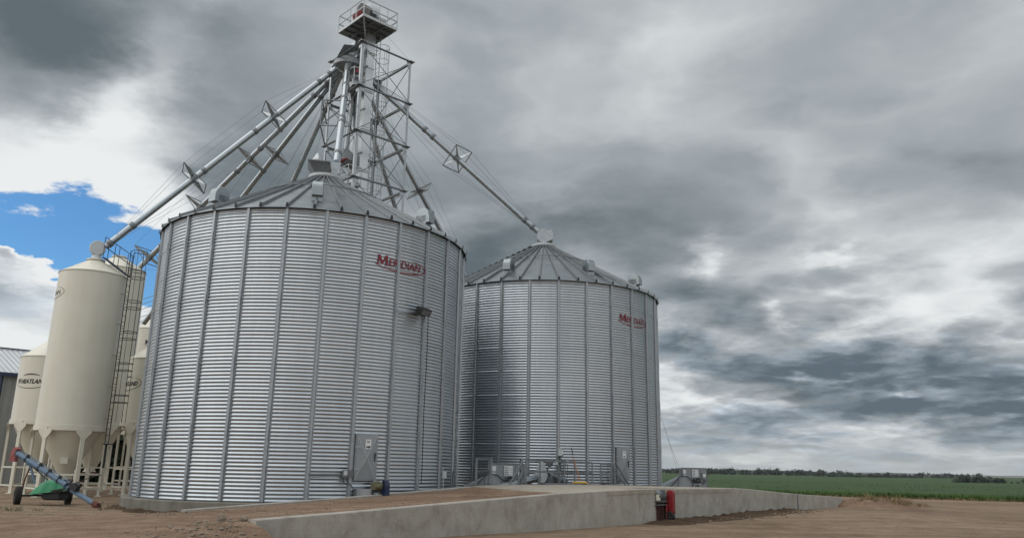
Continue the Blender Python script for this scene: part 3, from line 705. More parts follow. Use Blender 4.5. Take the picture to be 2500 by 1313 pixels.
# roof ladder treads up the far bin's roof
for k in range(17):
    a = -74; r = RB-.25-k*.32; zc = ZP-(r-.5)*(ZP-ZE)/(RB-.5)
    m = MB(); er = pol(1, radians(a), 0); et = Vector((cos(radians(a)), sin(radians(a)), 0)); m.obox(P2(r, a, zc+.13), er, et, (0, 0, 1), .13, .25, .012); m.build('roof_step', 'galvd', b2)

# ------------------------------------------------------------------ cream hopper bins on legs
def make_hopper(c, R, ze, zs, zo, zp, leg0, label, letters=None, text_phi=0, text_z=5, tsize=.36, n_legs=6, facing=28.3, rail=True, manhole=False):
    t = thing('hopper_bin', label, 'hopper bin', (c[0], c[1], 0), 0, 'cream hopper bins on legs')
    o = Vector((c[0], c[1], 0)); P = lambda r, ph, z: o+pol(r, radians(ph), z)
    m = MB(); prof = [(R, zs)]
    z = zs+1.52
    while z < ze-.3: prof += [(R, z-.012), (R+.004, z), (R, z+.012)]; z += 1.52
    prof += [(R, ze)]
    m.lathe(prof, o, 72); m.build('shell', 'cream', t)
    m = MB(); m.lathe([(R+.03, ze-.03), (R+.03, ze), (.34, zp), (.34, zp+.06)], o, 72)
    rf = m.build('roof', 'cream', t)
    m = MB(); m.lathe([(.42, zp), (.42, zp+.07), (.36, zp+.09), (.0, zp+.12)], o, 36); m.build('fill_collar', 'cream', rf)
    m = MB(); m.lathe([(R+.035, zs-.27), (R+.045, zs-.25), (R+.045, zs-.02), (R+.02, zs)], o, 72); m.lathe([(R+.012, zs), (R+.03, zs+.012), (R+.012, zs+.024)], o, 72); m.build('skirt', 'cream', t)
    m = MB(); m.lathe([(R-.03, zs-.05), (.27, zo), (.27, zo-.12), (.33, zo-.14), (.33, zo-.2)], o, 60); hp = m.build('hopper', 'cream', t)
    m = MB(); m.obox(o+Vector((0, 0, zo-.24)), P(1, facing+90, 0)-o, P(1, facing, 0)-o, (0, 0, 1), .4, .3, .05); m.build('slide_gate', 'rust', hp)
    for k in range(n_legs):
        a = leg0+k*360/n_legs; er = pol(1, radians(a), 0); et = Vector((cos(radians(a)), sin(radians(a)), 0)); q = o+er*(R+.03); up = Vector((0, 0, 1))
        m = MB(); m.obox(q+up*((zs-.1)/2-.05), et, er, up, .085, .05, (zs-.1)/2+.05)
        m.prism([q+er*.05+et*x+up*z for x, z in ((-.085, zs-.62), (.085, zs-.62), (.33, zs-.34), (.33, zs-.2), (-.33, zs-.2), (-.33, zs-.34))], er*.012)
        m.obox(q+up*.02, et, er, up, .16, .14, .02); m.build('leg', 'cream', t)
        a2 = a+360/n_legs
        for zr in ((zo+.05, .38) if rail else (zo+.05,)):
            m = MB(); m.bar(P(R+.03, a, zr), P(R+.03, a2, zr), .07, .07); m.build('leg_brace', 'cream', t)
    if manhole:
        er = pol(1, radians(facing-6), 0); et = Vector((cos(radians(facing-6)), sin(radians(facing-6)), 0)); rr = .27+(R-.3)*(1.62-zo)/(zs-.05-zo)
        m = MB(); m.obox(o+er*(rr+.12)+Vector((0, 0, 1.62)), et, er+Vector((0, 0, -.35)), (0, 0, 1), .15, .13, .11); m.build('inspection_hatch', 'cream', hp)
    if letters:
        m = MB()
        if letters == 'W':
            wrap_fit(m, 'W', tsize*1.1, (c[0], c[1]), R+.008, radians(text_phi), text_z, -.86, -.57, .012, .3)
            wrap_fit(m, 'HEATLAND', tsize*.92, (c[0], c[1]), R+.008, radians(text_phi), text_z, -.58, .84, .012, .3)
            m.build('lettering', 'ink', t)
            m = MB(); wrap_arc(m, (c[0], c[1]), R+.007, radians(text_phi), text_z+.12, 1.02, .36, -160, 55, .03, 60); m.build('swoosh', 'greyink', t)
            m = MB(); wrap_arc(m, (c[0], c[1]), R+.007, radians(text_phi), text_z+.30, .55, .16, 35, 150, .06, 30); m.build('swoosh', 'greyink', t)
        else:
            wrap_fit(m, 'M', tsize*1.2, (c[0], c[1]), R+.008, radians(text_phi), text_z, -.90, -.52, .004)
            wrap_fit(m, 'ERIDIAN', tsize*.95, (c[0], c[1]), R+.008, radians(text_phi), text_z, -.48, .80, .003)
            m.build('lettering', 'ink', t)
            m = MB(); wrap_arc(m, (c[0], c[1]), R+.007, radians(text_phi), text_z+.12, 1.06, .30, -165, 60, .026, 60); m.build('swoosh', 'greyink', t)
    return t
def ladder(t, c, R, phi, z0, z1, cage_from, hoops, w=.2):
    o = Vector((c[0], c[1], 0)); er = pol(1, radians(phi), 0); et = Vector((cos(radians(phi)), sin(radians(phi)), 0)); q = o+er*(R+.2)
    m = MB()
    for s in (-1, 1): m.tube([q+et*w*s+Vector((0, 0, z0)), q+et*w*s+Vector((0, 0, z1))], .022, 6)
    z = z0+.15
    while z < z1: m.tube([q-et*w+Vector((0, 0, z)), q+et*w+Vector((0, 0, z))], .014, 5); z += .3
    z = z0+1.2
    while z < z1-.3:
        for s in (-1, 1): m.bar(q+et*w*s+Vector((0, 0, z)), q+et*w*s-er*.2+Vector((0, 0, z)), .05, .012)
        z += 1.5
    ld = m.build('ladder', 'dark', t)
    zz = hoops
    prof = lambda a: q+er*(.36-.36*cos(a))*1.0+et*(.36*sin(a)) if True else None
    for z in zz:
        m = MB(); m.tube([prof(a)+Vector((0, 0, z)) for a in [pi*.12+2*pi*.88*k/20 for k in range(21)]], .018, 5); m.build('cage_hoop', 'dark', ld)
    for k in range(5):
        a = pi*(.55+.9*k/4); m = MB(); m.tube([prof(a)+Vector((0, 0, cage_from)), prof(a)+Vector((0, 0, z1))], .011, 5); m.build('cage_bar', 'dark', ld)
    return ld, q
HT = (-20.62, 38.3)
h1 = make_hopper(HT, 1.5, 10.45, 3.2, .95, 11.2, 28.3-40, 'tallest cream hopper bin at the front with a caged ladder up its side', 'M', -61, 9.25, .33, manhole=True)
hoops = []
zt = 10.75
while zt > 3.6: hoops += [zt, zt-.34]; zt -= 1.52
ld, lq = ladder(h1, HT, 1.5, 28.3+66, 2.35, 11.75, 3.4, [11.75]+hoops)
m = MB(); er = pol(1, radians(94.3), 0); m.bar(lq+Vector((0, 0, 2.4))-er*.2, lq+Vector((0, 0, 2.4))+er*.3, .04); m.build('ladder_foot', 'dark', h1)
m = MB(); m.tube([lq+Vector((0, 0, 2.4)), lq+Vector((0, 0, 1.3))], .05, 6); m.build('ladder_guard', 'dark', h1)
# roof stair with hand rails from the ladder head up to the lid
et = Vector((cos(radians(94.3)), sin(radians(94.3)), 0)); o = Vector((HT[0], HT[1], 0))
for s in (-1, 1):
    a = o+er*1.62+et*.26*s+Vector((0, 0, 10.5)); b_ = o+er*.42+et*.26*s+Vector((0, 0, 11.35))
    for dz_ in (.55, 1.05):
        m = MB(); m.tube([a+er*.1+Vector((0, 0, dz_)), b_+Vector((0, 0, dz_))], .017, 5); m.build('stair_rail', 'trim', h1)
    for f_ in (0., .55, 1.):
        p = a.lerp(b_, f_); m = MB(); m.tube([p, p+Vector((0, 0, 1.05))], .017, 5); m.build('rail_post', 'trim', h1)
    m = MB(); m.bar(a, b_, .035, .06); m.build('stair_stringer', 'trim', h1)
for k in range(7):
    p = (o+er*1.55+Vector((0, 0, 10.56))).lerp(o+er*.45+Vector((0, 0, 11.34)), k/6); m = MB(); m.obox(p, et, er, (0, 0, 1), .26, .07, .012); m.build('stair_tread', 'trim', h1)
# round inlet on the lid where the long spout lands
m = MB(); m.lathe([(.26, 0), (.22, .12), (.22, .2)], o+Vector((0, 0, 11.3)), 20); vd = Vector((.47, -.88, 0))
m.lathe([(0, -.16), (.35, -.16), (.37, -.12), (.37, .12), (.35, .16), (0, .16)], o+Vector((0, 0, 11.86)), 28, vd); m.build('inlet_drum', 'pale', h1)
make_hopper((-24.05, 42.0), 1.5, 6.78, 3.6, 1.2, 7.75, 29.8-40, 'short cream hopper bin beside the metal shed, lettered WHEATLAN', 'W', -7, 5.36, .315, facing=29.8)
make_hopper((-18.48, 42.1), 1.5, 6.78, 3.6, 1.2, 7.75, 23.7-38, 'short cream hopper bin by the big bin, its lettering ending AND', 'W', -46, 5.36, .315, facing=23.7)
make_hopper((-23.5, 46.2), 1.56, 12.6, 3.6, 1.2, 13.4, -8, 'tall cream hopper bin mostly hidden behind the ladder of the tallest one', None, facing=27.4)
h5 = make_hopper((-24.75, 55.3), 1.5, 10.5, 3.6, 1.2, 11.4, -8, 'farthest cream hopper bin between ladder and big bin, showing the letter M', 'M', 32, 9.35, .36, facing=24.3)
for k, dzz in enumerate((.0, .35, .9, 1.25, 1.6)):
    m = MB(); m.tube([Vector((-26.3, 53.6, 10.4+dzz)), Vector((-24.4, 54.6, 11.5+dzz))], .02, 5); m.build('roof_rail', 'galvd', h5)

# ------------------------------------------------------------------ metal shed
sh = thing('metal_shed', 'grey metal clad shed with pale roof and dark blue trim behind the hopper bins', 'shed', (-31.7, 50, 0))
A = Vector((-31.7, 50, 0)); Ls, Ds, He, Hr = 5.2, 12.5, 6.95, 9.05; up = Vector((0, 0, 1)); m = MB()
pt = lambda s, n, z: A+U*s+NN*n+up*z
prof = [(0, 0), (.22, 0), (.25, .035), (.30, .035), (.33, 0)]
def siding(mb, o, d, nrm, L, h0, h1f):
    x = 0; xs_ = []
    while x < L: xs_ += [(x+q, y) for q, y in prof if x+q <= L]; x += .33
    bt = [o+d*x+nrm*y for x, y in xs_]; tp = [o+d*x+nrm*y+up*h1f(x) for x, y in xs_]; k = len(bt)
    mb.add(bt+tp, [(i, i+1, k+i+1, k+i) for i in range(k-1)])
siding(m, pt(0, 0, -.3), U, -NN, Ls, 0, lambda x: He+.3)
siding(m, pt(0, Ds, -.3), -NN, -U, Ds, 0, lambda x: He+.3+(Hr-He)*(1-abs(x-Ds/2)/(Ds/2)))
siding(m, pt(Ls, 0, -.3), NN, U, Ds, 0, lambda x: He+.3+(Hr-He)*(1-abs(x-Ds/2)/(Ds/2)))
siding(m, pt(Ls, Ds, -.3), -U, NN, Ls, 0, lambda x: He+.3)
m.build('wall', 'shedwall', sh)
m = MB()
for sgn in (0, 1):
    n0, n1 = (-.35, Ds/2) if sgn == 0 else (Ds+.35, Ds/2)
    x = -.3; P0, P1_ = [], []
    while x < Ls+.3:
        for q, y in prof:
            if x+q <= Ls+.3: P0.append(pt(x+q, n0, He-.12+y)); P1_.append(pt(x+q, n1, Hr+y))
        x += .33
    k = len(P0); m.add(P0+P1_, [(i, i+1, k+i+1, k+i) for i in range(k-1)])
m.build('roof', 'shedroof', sh)
m = MB(); m.bar(pt(-.34, -.36, He-.2), pt(Ls+.34, -.36, He-.2), .06, .22); m.build('eave_trim', 'trim', sh)
m = MB(); m.bar(pt(-.34, -.36, He-.16), pt(-.34, Ds/2, Hr-.05), .06, .22); m.build('gable_trim', 'trim', sh)
m = MB(); m.bar(pt(-.03, -.05, -.2), pt(-.03, -.05, He-.2), .16, .16); m.build('corner_trim', 'trim', sh)
m = MB(); m.bar(pt(-.34, Ds/2, Hr+.06), pt(Ls+.34, Ds/2, Hr+.06), .3, .06); m.build('ridge_cap', 'trim', sh)
# ------------------------------------------------------------------ support tower and bucket elevator
T0 = Vector((-8.661, 40.608, 0)); E1 = Vector((.730, .683, 0)); E2 = Vector((-.683, .730, 0)); TL = 3.384
def T(a, b, z): return T0+E1*a+E2*b+Vector((0, 0, z))
up = Vector((0, 0, 1)); NL, TS, TZ = 10, 2.69, 24.82
tw = thing('support_tower', 'square galvanized lattice tower with cross rods standing around the bucket elevator', 'tower', T(TL/2, TL/2, 0))
cor = [(0, 0), (TL, 0), (TL, TL), (0, TL)]
for i, (a, b_) in enumerate(cor):
    m = MB(); sx = 1 if a == 0 else -1; sy = 1 if b_ == 0 else -1
    m.obox(T(a+sx*.07, b_, TZ/2), E1, E2, up, .07, .008, TZ/2+.05); m.obox(T(a, b_+sy*.078, TZ/2), E1, E2, up, .008, .07, TZ/2+.05)
    for k in range(NL):
        z = TZ-k*TS
        m.obox(T(a, b_, z+.02), E1, E2, up, .17, .17, .012)
        m.obox(T(a+sx*.17, b_-sy*.012, z-.14), E1, E2, up, .16, .008, .15); m.obox(T(a-sx*.012, b_+sy*.17, z-.14), E1, E2, up, .008, .16, .15)
    m.build('tower_leg', 'galv', tw)
for k in range(NL):
    z = TZ-k*TS
    for i in range(4):
        (a0, b0), (a1, b1_) = cor[i], cor[(i+1) % 4]
        m = MB(); m.angle(T(a0, b0, z-.03), T(a1, b1_, z-.03), .12, .014); m.build('horizontal_beam', 'galvd' if k else 'galvd', tw)
        if k < NL-1:
            for (pa, pb) in (((a0, b0), (a1, b1_)), ((a1, b1_), (a0, b0))):
                m = MB(); m.tube([T(*pa, z-.12), T(*pb, z-TS+.1)], .022 if i != 2 else .02, 5); m.build('cross_rod', 'galvd', tw)
def basket(a0, a1, b0, b1_, z):
    m = MB(); m.obox(T((a0+a1)/2, (b0+b1_)/2, z), E1, E2, up, (a1-a0)/2, (b1_-b0)/2, .05)
    for f_ in (.25, .75): m.bar(T(a0, b0+(b1_-b0)*f_, z-.1), T(a1, b0+(b1_-b0)*f_, z-.1), .08, .1)
    d = m.build('inspection_platform', 'galv', tw)
    c4 = [(a0, b0), (a1, b0), (a1, b1_), (a0, b1_)]
    for i in range(4):
        p, q = c4[i], c4[(i+1) % 4]; m = MB()
        for dz_ in (.5, 1.05): m.bar(T(*p, z+dz_), T(*q, z+dz_), .045)
        for f_ in (0, .5): m.bar(T(p[0]+(q[0]-p[0])*f_, p[1]+(q[1]-p[1])*f_, z), T(p[0]+(q[0]-p[0])*f_, p[1]+(q[1]-p[1])*f_, z+1.05), .05)
        m.bar(T(*p, z+.11), T(*q, z+.11), .015, .12); m.build('platform_rail', 'pale', d)
basket(.25, 1.0, 1.1, 2.3, 22.75)
basket(.25, 1.1, 1.0, 2.4, 16.75)
# frame that steadies the spout to the near bin
fa, fb_, fc, fd = Vector((-10.59, 40.3, 21.05)), Vector((-8.95, 40.35, 21.05)), Vector((-8.95, 40.35, 19.55)), Vector((-10.59, 40.3, 19.55))
for p, q in ((fa, fb_), (fb_, fc), (fc, fd), (fd, fa), (fa, fc), (fb_, fd), (fa, T(0, TL, 20.9)), (fd, T(0, TL, 19.6)), (fb_, T(0, .6, 21.0)), (fc, T(0, .5, 19.5))):
    m = MB(); m.bar(p, q, .06); m.build('spout_support', 'galvd', tw)

el = thing('bucket_elevator', 'tall twin leg bucket elevator with railed top platform, white head drum and red motor', 'elevator', T(1.4, 1.9, 0))
def casing(a0, a1, b0, b1_):
    m = MB(); m.obox(T((a0+a1)/2, (b0+b1_)/2, 13.4), E1, E2, up, (a1-a0)/2, (b1_-b0)/2, 13.1)
    z = 25.2
    while z > 1:
        for dz_ in (0, -.11): m.obox(T((a0+a1)/2, (b0+b1_)/2, z+dz_), E1, E2, up, (a1-a0)/2+.05, (b1_-b0)/2+.05, .014)
        z -= 2.44
    z = 24.2
    while z > 1:
        m.obox(T((a0+a1)/2, (b0+b1_)/2, z), E1, E2, up, (a1-a0)/2+.03, (b1_-b0)/2+.03, .03); z -= 3.7
    return m.build('leg_casing', 'casing', el)
casing(1.13, 1.66, 1.30, 1.70); casing(1.13, 1.66, 2.05, 2.45)
for k in range(9):
    z = 24.2-k*2.69; m = MB(); m.bar(T(1.16, 1.2, z), T(1.16, 2.6, z), .08, .1); m.build('casing_tie', 'galvd', el)
m = MB(); m.obox(T(1.4, 1.9, .35), E1, E2, up, .4, 1.0, .5); m.build('boot', 'galv', el)
# working platform
a0, a1, b0, b1_ = -.05, 2.25, .02, 2.72; zpl = 26.42
m = MB(); m.obox(T((a0+a1)/2, (b0+b1_)/2, zpl+.13), E1, E2, up, (a1-a0)/2-.03, (b1_-b0)/2-.03, .02)
for f_ in (.2, .4, .6, .8): m.bar(T(a0+.04, b0+(b1_-b0)*f_, zpl+.05), T(a1-.04, b0+(b1_-b0)*f_, zpl+.05), .07, .11)
for f_ in (.33, .66): m.bar(T(a0+(a1-a0)*f_, b0+.04, zpl+.03), T(a0+(a1-a0)*f_, b1_-.04, zpl+.03), .07, .09)
pf = m.build('work_platform', 'galvd', el)
c4 = [(a0, b0), (a1, b0), (a1, b1_), (a0, b1_)]
for i in range(4):
    p, q = c4[i], c4[(i+1) % 4]; mid = lambda f_: (p[0]+(q[0]-p[0])*f_, p[1]+(q[1]-p[1])*f_)
    m = MB(); m.bar(T(*p, zpl+.11), T(*q, zpl+.11), .035, .16); m.build('edge_beam', 'pale', pf)
    m = MB()
    for dz_ in (.62, 1.16): m.bar(T(*p, zpl+dz_), T(*q, zpl+dz_), .05)
    for f_ in (0, .46, .70): m.bar(T(*mid(f_), zpl+.1), T(*mid(f_), zpl+1.16), .05)
    m.build('guard_rail', 'pale', pf)
m = MB(); m.bar(T(0, .06, zpl), T(1.12, 1.3, 24.8), .08); m.build('platform_brace', 'galv', el)
m = MB(); m.bar(T(2.2, 2.6, zpl), T(1.66, 2.4, 24.9), .08); m.build('platform_brace', 'galv', el)
# head with drum, discharge, motor, belt guard and gear box
m = MB(); m.obox(T(1.4, 1.85, 27.15), E1, E2, up, .32, .78, .6); m.lathe([(0, -.32), (.78, -.32), (.80, -.29), (.80, .29), (.78, .32), (0, .32)], T(1.4, 1.85, 27.7), 36, E1)
m.build('head_housing', 'pale', el)
m = MB(); m.lathe([(0, -.1), (.18, -.1), (.21, -.05), (.21, .2), (.17, .3), (0, .3)], T(1.85, 1.2, 27.45), 24, E1); m.obox(T(1.85, 1.2, 27.0), E1, E2, up, .08, .08, .4); m.build('gear_box', 'pale', el)
m = MB()
g0, g1 = T(.80, .95, 27.35), T(.80, 1.75, 28.0)
def stadium(c0, c1, r, ax_, th, n=12):
    c0, c1 = Vector(c0), Vector(c1); d = (c1-c0).normalized(); y = Vector(ax_).normalized().cross(d)
    pts = [c0-d*r*sin(pi*k/n)+y*r*cos(pi*k/n)*1 for k in range(n+1)]+[c1+d*r*sin(pi*k/n)-y*r*cos(pi*k/n) for k in range(n+1)]
    mm = MB(); mm.prism([p-Vector(ax_).normalized()*th/2 for p in pts], Vector(ax_).normalized()*th); return mm
stadium(g0, g1, .36, E1, .14).build('sheave_guard', 'dark', el)
for k in range(5):
    m = MB(); m.bar(g0.lerp(g1, k/4)-E1*.075-E2*.28, g0.lerp(g1, k/4)-E1*.075+E2*.28, .02, .05); m.build('guard_slat', 'dark', el)
m = MB(); m.lathe([(0, -.3), (.2, -.3), (.24, -.26), (.24, .26), (.2, .3), (0, .3)], T(.35, 1.25, 27.12), 20, E2); m.obox(T(.35, 1.25, 26.8), E1, E2, up, .2, .26, .2); m.build('drive_motor', 'red', el)
m = MB(); m.obox(T(.85, .75, 26.9), E1, E2, up, .24, .3, .28); m.build('motor_mount', 'dark', el)
m = MB(); m.obox(T(1.15, .55, 26.8), E1, E2, up, .16, .18, .22); m.build('control_box', 'steelgrey', el)
# ladder with safety cage up the casing
m = MB(); lx = 2.02
for s in (-.2, .2): m.tube([T(lx, 1.5+s, .5), T(lx, 1.5+s, 27.5)], .025, 6)
z = .8
while z < 27.3: m.tube([T(lx, 1.3, z), T(lx, 1.7, z)], .014, 4); z += .3
z = 1.2
while z < 26: m.bar(T(lx, 1.5, z), T(1.66, 1.5, z), .04, .04); z += 2.44
ld = m.build('ladder', 'pale', el)
z = 26.0
while z > 9:
    m = MB(); m.tube([T(lx+.36-.36*cos(a), 1.5+.36*sin(a), z) for a in [pi*.2+1.6*pi*k/14 for k in range(15)]], .018, 5); m.build('cage_hoop', 'pale', ld); z -= .92
for k in range(5):
    a = pi*(.5+k/4); m = MB(); m.tube([T(lx+.36-.36*cos(a), 1.5+.36*sin(a), 9.3), T(lx+.36-.36*cos(a), 1.5+.36*sin(a), 26.0)], .013, 4); m.build('cage_bar', 'pale', ld)
# distributor: discharge hood, round body, red access plates
D0 = T(.80, 2.75, 25.0)
m = MB(); A_ = [T(1.05, 2.35, 26.35), T(1.7, 2.35, 26.35), T(1.7, 3.0, 26.35), T(1.05, 3.0, 26.35)]; B_ = [D0+Vector((.28*cos(a), .28*sin(a), .15)) for a in (-1.8, -.3, 1.3, 2.9)]
m.add(A_+B_, [(0, 1, 5, 4), (1, 2, 6, 5), (2, 3, 7, 6), (3, 0, 4, 7)]); m.build('discharge_chute', 'galv', el)
m = MB(); m.lathe([(0, .30), (.3, .28), (.88, -.18), (.90, -.22), (.90, -.50), (.5, -.62), (0, -.62)], D0, 26); ds = m.build('distributor', 'fan', el)
m = MB(); A_ = [T(.02, 2.1, 25.5), T(1.25, 2.05, 25.9), T(1.2, 3.2, 25.4), T(.05, 3.3, 24.7)]; m.add(A_+[q-up*.02 for q in A_], [(0, 1, 2, 3), (7, 6, 5, 4), (0, 4, 5, 1), (1, 5, 6, 2), (2, 6, 7, 3), (3, 7, 4, 0)]); m.build('rain_sheet', 'galv', el)
for (a, b_, z, r_) in ((.95, 1.75, 24.05, .21), (.55, 1.95, 18.35, .26), (.35, 2.5, 19.2, .2)):
    m = MB(); m.lathe([(0, -.04), (r_, -.04), (r_, .04), (0, .04)], T(a, b_, z), 20, (E1*.3+E2*-.25-up*1.) if z < 19 else (-E1*.5-E2*.3+up*.2)); m.build('red_cover_plate', 'red', el)
m = MB(); m.lathe([(.3, .5), (.6, .1), (.6, -.2), (.3, -.4)], T(.75, 2.3, 18.6), 20); m.lathe([(0, .5), (.3, .5)], T(.75, 2.3, 18.6), 20); m.build('lower_distributor', 'fan', el)
for (p, q) in ((T(.75, 2.3, 18.9), T(1.0, 2.4, 22.3)), (T(1.0, 2.4, 22.3), D0-up*.5)):
    m = MB(); m.tube([p, q], .15, 14); m.build('drop_pipe', 'galv', el)

# ------------------------------------------------------------------ grain spouts
def spout(label, end, r=.155, spreads=(), joints=(.09, .14), arm=.95, start=None, name='grain_spout', tilt=0., cables=True, yaw=0.):
    s_ = Vector(start) if start is not None else None; e = Vector(end)
    if s_ is None:
        h = Vector((e.x-D0.x, e.y-D0.y, 0)).normalized(); s_ = D0+h*.55-up*.50
    t = thing(name, label, 'spout', e, 0, 'grain spouts from the elevator head')
    d = (e-s_).normalized(); L = (e-s_).length; x = d.cross(up).normalized(); y = x.cross(d)
    m = MB(); h = Vector((d.x, d.y, 0)).normalized()
    m.tube([s_, e], r, 16); m.build('pipe', 'pipe', t)
    for f_ in joints:
        p = s_.lerp(e, f_); m = MB(); m.tube([p-d*.12, p-d*.1, p+d*.1, p+d*.12], r, 16, radii=[r+.012, r+.03, r+.03, r+.012]); m.build('coupling', 'galvd', t)
    d0 = d.copy(); d = d.copy(); d.rotate(Matrix.Rotation(yaw, 3, 'Z')); x = d.cross(up).normalized(); y = x.cross(d)
    for f_, kind in spreads:
        p = s_.lerp(e, f_); ang = pi/4+tilt; tips = []
        for k in range(4):
            v = x*cos(ang+k*pi/2)+y*sin(ang+k*pi/2); w = d.cross(v); tip = p+v*(arm+r); tips.append(tip)
            m = MB(); pp = p+v*(r-.01)
            m.add([pp-d*.12+w*.012, pp+d*.12+w*.012, tip+d*.02+w*.012, tip-d*.02+w*.012, pp-d*.12-w*.012, pp+d*.12-w*.012, tip+d*.02-w*.012, tip-d*.02-w*.012],
                  [(0, 1, 2, 3), (7, 6, 5, 4), (0, 4, 5, 1), (1, 5, 6, 2), (2, 6, 7, 3), (3, 7, 4, 0)]); m.build('brace_arm', 'galv', t)
        for k in range(4):
            m = MB(); m.bar(tips[k], tips[(k+1) % 4], .042, .042); m.build('brace_rim', 'galvd', t)
        m = MB(); m.tube([p-d0*.2, p+d0*.2], r+.015, 16); m.build('coupling', 'galvd', t)
    if cables and spreads:
        for k in range(4):
            v = x*cos(pi/4+tilt+k*pi/2)+y*sin(pi/4+tilt+k*pi/2)
            pts = [s_.lerp(e, .06)+v*r]+[s_.lerp(e, f_)+v*(arm+r) for f_, _ in spreads]+[s_.lerp(e, .955)+v*r]
            m = MB(); m.tube(pts, .0075, 4, smooth=False); m.build('brace_cable', 'galvd', t)
    return t
spout('longest pale spout reaching down to the round inlet of the tallest cream hopper bin', (-20.3, 38.4, 11.98), .165, ((.315, 0), (.66, 0)), (.05, .10, .40, .62, .9, .985))
spout('spout just under the longest one, running down behind the tall hopper bin ladder', (-23.6, 47.9, 12.6), .155, ((.42, 0), (.655, 0), (.9, 0)), (.06, .12, .37, .48, .84))
spout('grey spout dropping behind the big bin roof, third below the longest one', (-24.35, 52.25, 10.5), .155, ((.31, 0),), (.055, .095, .37), arm=.8)
spout('steep dark spout with couplings dropping behind the big bin roof, close to the tower', (-18.34, 50.8, 9.9), .15, ((.557, 0),), (.085, .14, .415, .47), arm=.8)
spout('bright steep spout from the tower down to the fill hood of the big near bin', (-7.83, 33.02, 14.55), .165, (), (.03, .06, .09, .27, .42, .62, .66, .93), cables=False)
spout('long bright spout crossing open sky to the inlet box of the far bin', (1.45, 43.3, 14.62), .16, ((.565, 0),), (.07, .12, .385, .43, .93, .97), arm=.85, yaw=radians(-36))
spout('dark steep spout between tower and the round vent at the big bin roof edge', (-0.5, 54.2, 9.6), .15, ((.40, .4),), (.07, .48), arm=.9, tilt=.5)
spout('steepest dark spout dropping inside the lattice of the tower', (-5.0, 55.7, 9.6),   .15, (), (.14, .48), cables=False)
spout('short low spout seen behind the fill hood of the near bin', (-11.9, 45.8, 14.2), .15, (), (.5,), start=T(.7, 2.6, 18.3), cables=False)
# guy cables of the tower and bins
for i, (p, q, lab) in enumerate(((T(TL, TL, TZ), (-3.3, 50.0, 10), 'thin steel cable from the tower top down behind the big bin roof'),
                                 ((7.75, 45.0, 7.2), (9.25, 45.0, 1.66), 'upper thin steel cable from the far bin down to the grey fan by the field'),
                                 ((8.0, 45.0, 5.6), (9.42, 45.0, 1.62), 'lower thin steel cable from the far bin down to the grey fan by the field'),
                                 (T(TL, 0, TZ), T(1.7, .6, 26.4), 'thin cable from the tower corner up to the railed top platform'))):
    m = MB(); m.tube([p, q], .006, 5, smooth=False); tag(m.build('guy_cable', 'galvd'), lab, 'cable')

